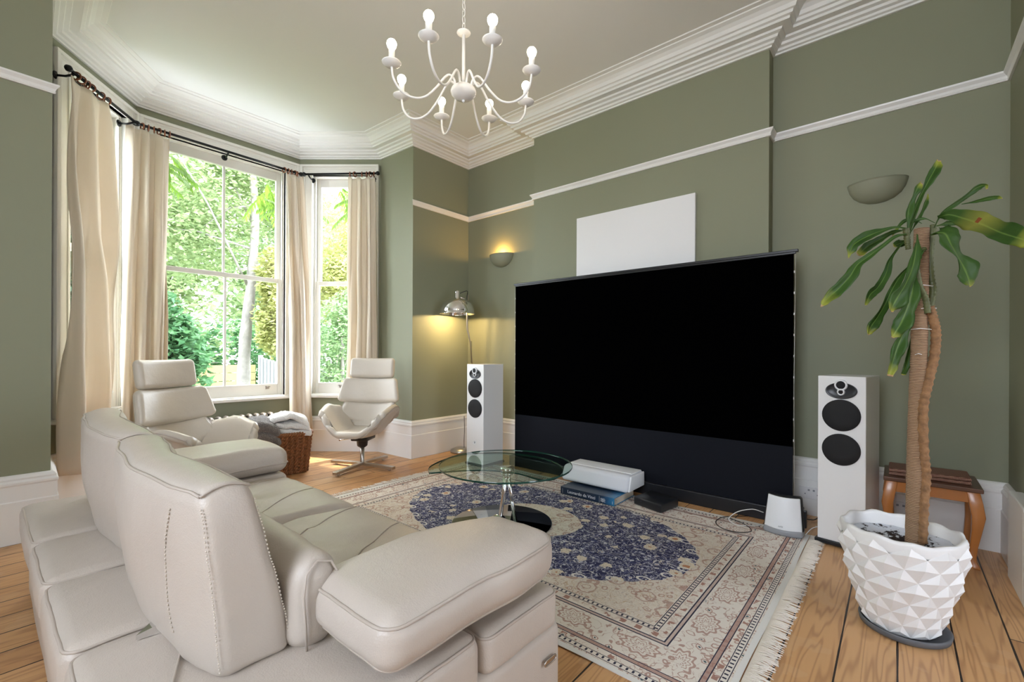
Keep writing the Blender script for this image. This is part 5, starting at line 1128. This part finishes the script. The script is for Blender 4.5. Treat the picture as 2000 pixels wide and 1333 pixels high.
def foliage(name, m_, clumps, n, size, seed, parent, at_):
    rnd = random.Random(seed); vs = []; fs = []; tot = sum(c[3] * c[4] * c[5] for c in clumps) ; 
    for (x, y, z, rx, ry, rz) in clumps:
        k = int(n * (rx * ry * rz) ** .6 / sum((c[3] * c[4] * c[5]) ** .6 for c in clumps))
        for _ in range(k):
            th = rnd.uniform(0, 2 * PI); cz = rnd.uniform(-1, 1); s_ = math.sqrt(1 - cz * cz); rr = .55 + .5 * rnd.random() ** .5
            p = Vector((x + rx * rr * s_ * math.cos(th), y + ry * rr * s_ * math.sin(th), z + rz * rr * cz)); a = rnd.uniform(0, 2 * PI); tl = rnd.uniform(-.9, .5)
            d = Vector((math.cos(a) * math.cos(tl), math.sin(a) * math.cos(tl), math.sin(tl))); sd_ = d.cross(Vector((rnd.uniform(-.6, .6), rnd.uniform(-.6, .6), 1))).normalized(); L = size * rnd.uniform(.6, 1.3); w = L * .33; nrm = d.cross(sd_) * (w * .35)
            b = len(vs); vs += [p, p + d * L * .45 + sd_ * w + nrm, p + d * L, p + d * L * .45 - sd_ * w + nrm]; fs.append((b, b + 1, b + 2, b + 3))
    return MB().add(vs, fs, False).build(name, m_, parent, at=at_)
def tree(name, label, cat, base, trunk, clumps, m_, n, size, seed, tr_r=.12, group=None):
    r = empty(name, (base[0], base[1], GZ), 0, label, cat, group); L0 = (base[0], base[1], GZ); tmb = MB(); tp = cr([Vector(p) for p in trunk], 6); k = len(tp)
    tmb.tube(tp, [lerp(tr_r * 1.15, tr_r * .45, i / (k - 1)) * (1 + .06 * math.sin(i * 1.7)) for i in range(k)], 12)
    for i, c in enumerate(clumps[:6]):
        s_ = tp[int(k * .55) + (i * 2) % max(1, int(k * .4))]; e = Vector(c[:3]); tmb.tube([s_, s_.lerp(e, .5) + Vector((0, 0, .15)), e], [tr_r * .22, tr_r * .14, tr_r * .06], 7)
    tmb.build('trunk', M['bark2'], r, at=L0); foliage('crown', m_, clumps, n, size, seed, r, L0); return r
def blob(cx_, cy_, cz_, rx, ry, rz, n, seed, f=.42):
    rnd = random.Random(seed); out = []
    for _ in range(n):
        th = rnd.uniform(0, 2 * PI); z = rnd.uniform(-.9, .9); s_ = math.sqrt(1 - z * z); k = rnd.uniform(.35, .85)
        out.append((cx_ + rx * s_ * math.cos(th) * k, cy_ + ry * s_ * math.sin(th) * k, cz_ + rz * z * k, rx * f * rnd.uniform(.7, 1.2), ry * f * rnd.uniform(.7, 1.2), rz * f * rnd.uniform(.6, 1.1)))
    return out
tree('plane_tree', 'large leafy tree with a pale patchy trunk in the middle of the front window', 'tree', (3.26, 9.6), [(3.26, 9.6, GZ), (3.27, 9.6, .3), (3.30, 9.6, 1.4), (3.40, 9.6, 2.5), (3.50, 9.7, 3.8), (3.45, 9.8, 5.2)], blob(3.2, 10.2, 4.1, 2.7, 1.7, 2.7, 30, 5, .36), M['lf_light'], 28000, .105, 11, .12)
tree('leafy_bush', 'dense dark green bush low at the left of the front window view', 'bush', (1.75, 8.2), [(1.75, 8.2, GZ), (1.75, 8.2, .4), (1.8, 8.2, 1.4)], blob(1.70, 8.2, .75, .66, .7, 1.30, 12, 3, .5), M['lf_dark'], 8000, .13, 12, .05)
tree('golden_shrub', 'bright yellow-green shrub right of the pale tree trunk', 'bush', (3.85, 9.2), [(3.85, 9.2, GZ), (3.85, 9.2, .3), (3.85, 9.2, 1.3)], blob(3.85, 9.2, 2.0, .55, .5, 1.25, 14, 9, .45), M['lf_gold'], 8000, .11, 13, .06)
tree('holly_bush', 'small-leaved dark bush filling the lower right bay window', 'bush', (4.25, 7.7), [(4.25, 7.7, GZ), (4.25, 7.7, .4), (4.25, 7.7, 1.4)], blob(4.30, 7.8, 1.25, .62, .6, 1.25, 12, 21, .5), M['lf_mid'], 9000, .075, 14, .05)
tree('yellow_leaf_bush', 'airy yellow-green bush in the upper part of the right bay window', 'bush', (4.9, 8.6), [(4.9, 8.6, GZ), (4.9, 8.6, 1.0), (4.85, 8.6, 2.4)], blob(4.9, 8.8, 3.1, .95, .8, 1.35, 14, 23, .45), M['lf_gold'], 9000, .09, 15, .06)
BG = [((.6, 15.0), 'lf_mid', 'tall mid green tree far behind the left of the front window view'), ((3.6, 17.0), 'lf_light', 'tall light green tree far behind the pale trunk'), ((7.0, 17.5), 'lf_mid', 'tall green tree far behind the middle of the front window view'), ((10.8, 17.0), 'lf_light', 'tall light green tree far behind the right bay window')]
for k, ((x, y), mm_, lb) in enumerate(BG):
    tree('background_tree', lb, 'tree', (x, y), [(x, y, GZ), (x + .1, y, 2), (x, y, 5)], blob(x, y, 4.2, 2.9, 1.6, 4.6, 20, 40 + k, .40), M[mm_], 11000, .26, 50 + k, .16, 'trees far beyond the fence')
tree('side_tree', 'tree with shade painted into its leaves, seen as a thin strip through the left bay window', 'tree', (1.0, 8.0), [(1.0, 8.0, GZ), (1.0, 8.0, 1.5), (1.0, 8.0, 3)], blob(.95, 8.0, 2.6, .55, .9, 3.2, 18, 61, .5) + [(-.1, 6.5, 5.0, .9, .6, .6), (.1, 6.7, 4.3, .6, .5, .5), (-.4, 6.3, 5.9, 1.0, .8, .7), (.5, 6.6, 5.4, .7, .6, .5)], M['lf_shaded'], 17000, .13, 62, .08)  # last four clumps are unseen, added to keep sun off the left window
tree('rear_hedge', 'low dark hedge running behind the garden fence', 'hedge', (4.5, 13.2), [(4.5, 13.2, GZ), (4.5, 13.2, 0), (4.5, 13.2, 1.0)], [(x * .9 - 1.2, 13.4, .9 + .35 * math.sin(x * 2.1), .8, .7, 1.1) for x in range(15)], M['lf_dark'], 9000, .20, 71, .06)
# wisteria hanging at the window head
def spray(r, base, d, L, seed, m_):
    rnd = random.Random(seed); d = Vector(d).normalized(); vs = []; fs = []; pts = [Vector(base) + d * L * i / 10 + Vector((0, 0, -.35 * L * (i / 10) ** 2)) for i in range(11)]
    for i, p in enumerate(pts[1:]):
        for s_ in (-1, 1):
            side = d.cross(Vector((0, 0, 1))).normalized() * s_; dd = (side * .8 + d * .5 + Vector((0, 0, -.75))).normalized(); l = rnd.uniform(.05, .085); w = l * .17; u_ = dd.cross(Vector((0, 1, .3))).normalized()
            n_ = 5; c0 = len(vs)
            for k in range(n_ + 1): t_ = k / n_; ww = w * math.sin(PI * (.08 + .92 * t_)) ; q = p + dd * l * t_ + Vector((0, 0, -.02 * t_ * t_)); vs += [q - u_ * ww, q + u_ * ww]
            fs += [(c0 + 2 * k, c0 + 2 * k + 1, c0 + 2 * k + 3, c0 + 2 * k + 2) for k in range(n_)]
    MB().add(vs, fs, True).build('leaf_spray', m_, r, at=r.location)
wi = empty('wisteria', (2.6, 5.95, 3.3), 0, 'bright green wisteria leaves hanging over the top of the bay windows outside', 'climbing plant')
MB().tube(cr([(1.0, 5.75, 3.30), (1.8, 5.78, 3.36), (2.5, 5.80, 3.30), (3.0, 5.5, 3.32), (3.5, 5.0, 3.28), (3.7, 4.5, 3.30)], 6), .018, 7).build('vine', M['bark2'], wi, at=wi.location)
M['wist'] = leaf_mat('wisteria_leaves', (.06, .14, .014), (.16, .27, .035), .5, 4)
rn = random.Random(77)
for k in range(44):
    u = rn.random()
    if u < .62: x = rn.uniform(2.15, 2.75); y = rn.uniform(5.65, 6.0); zt = 3.30 - max(0, 2.35 - x) * .3
    elif u < .9: x = rn.uniform(2.95, 3.5); y = 5.75 - (x - 2.8) * 1.0 + rn.uniform(-.1, .2); zt = 3.28
    else: x = rn.uniform(1.05, 1.30); y = 5.75; zt = 3.30
    spray(wi, (x, y, zt - rn.uniform(0, .36)), (rn.uniform(-1, 1), rn.uniform(-.5, .5), -rn.uniform(.1, .7)), rn.uniform(.20, .36), k, M['wist'])
# bright plant below the right window
lp_ = empty('broad_leaf_plant', (3.75, 6.7, GZ), 0, 'pale green broad-leaved plant just outside the foot of the right bay window', 'plant')
foliage('leaves', leaf_mat('pale_broad_leaves', (.20, .30, .03), (.38, .45, .10), .5), [(3.75, 6.7, .48, .34, .2, .14), (3.95, 6.5, .45, .25, .2, .12)], 130, .20, 5, lp_, lp_.location)
MB().tube([(3.8, 6.6, GZ), (3.8, 6.6, .4)], .02, 6).build('stem', M['bark2'], lp_, at=lp_.location)
# fences
M['fence_tan'] = mat('tan_fence_boards', (.46, .32, .15), .8, var=(2, .15)); M['fence_grey'] = mat('weathered_grey_fence', (.34, .34, .36), .85, var=(2, .15))
fa = empty('tan_board_fence', (3.2, 11.6, GZ), 0, 'tan wooden board fence at the back of the garden left of the pale trunk', 'fence')
for k in range(3):
    x0 = 1.3 + k * .98; mb = MB()
    for j in range(9): mb.box((x0, 11.6, GZ + .02 + j * .185), (x0 + .95, 11.625 + .012 * (j % 2), GZ + .19 + j * .185))
    mb.build('board_panel', M['fence_tan'], fa, at=(3.2, 11.6, GZ)); MB().box((x0 - .05, 11.57, GZ), (x0 + .02, 11.66, .90)).build('post', M['fence_tan'], fa, at=(3.2, 11.6, GZ))
fb = empty('grey_picket_fence', (5.0, 11.0, GZ), 0, 'pale grey vertical board fence stepping down right of the pale trunk', 'fence')
for k in range(3):
    mb = MB()
    for j in range(9):
        t_ = (k * 9 + j) / 27; x = 4.25 + t_ * 1.6; y = 11.4 - t_ * 1.2; h_ = 1.0 - .30 * min(1, t_ * 2.2) ; mb.box((x, y - .012, GZ), (x + .066, y + .012, h_))
    mb.build('board_panel', M['fence_grey'], fb, at=(5.0, 11.0, GZ)); t_ = k / 3; MB().box((4.23 + t_ * 1.6, 11.42 - t_ * 1.2, GZ), (4.31 + t_ * 1.6, 11.50 - t_ * 1.2, 1.05 - .30 * min(1, t_ * 2.2))).build('post', M['fence_grey'], fb, at=(5.0, 11.0, GZ))
# house far behind
hs = empty('white_house', (5.15, 19.5, GZ), 0, 'white gabled roof just showing above the tan fence beside the dark bush', 'house'); HL = (5.15, 19.5, GZ); M['render'] = mat('white_render', (.70, .71, .75), .8)
hx0, hx1, hm, he, hr = 4.75, 5.6, 5.17, .75, 1.2
MB().add([(hx0, 19, GZ), (hx1, 19, GZ), (hx1, 19, he), (hm, 19, hr), (hx0, 19, he), (hx0, 22, GZ), (hx1, 22, GZ), (hx1, 22, he), (hm, 22, hr), (hx0, 22, he)], [(0, 1, 2, 3, 4), (9, 8, 7, 6, 5), (0, 5, 6, 1), (1, 6, 7, 2), (4, 9, 5, 0)]).build('walls', M['render'], hs, at=HL)
MB().add([(hx0 - .1, 18.9, he - .1), (hm, 18.9, hr + .02), (hx1 + .1, 18.9, he - .1), (hx0 - .1, 22.1, he - .1), (hm, 22.1, hr + .02), (hx1 + .1, 22.1, he - .1), (hx0 - .1, 18.9, he - .04), (hm, 18.9, hr + .09), (hx1 + .1, 18.9, he - .04), (hx0 - .1, 22.1, he - .04), (hm, 22.1, hr + .09), (hx1 + .1, 22.1, he - .04)], [(0, 1, 4, 3), (1, 2, 5, 4), (6, 9, 10, 7), (7, 10, 11, 8), (0, 6, 7, 1), (1, 7, 8, 2), (3, 4, 10, 9), (4, 5, 11, 10), (0, 3, 9, 6), (2, 8, 11, 5)]).build('roof', mat('slate_roof', (.35, .36, .40), .7), hs, at=HL)
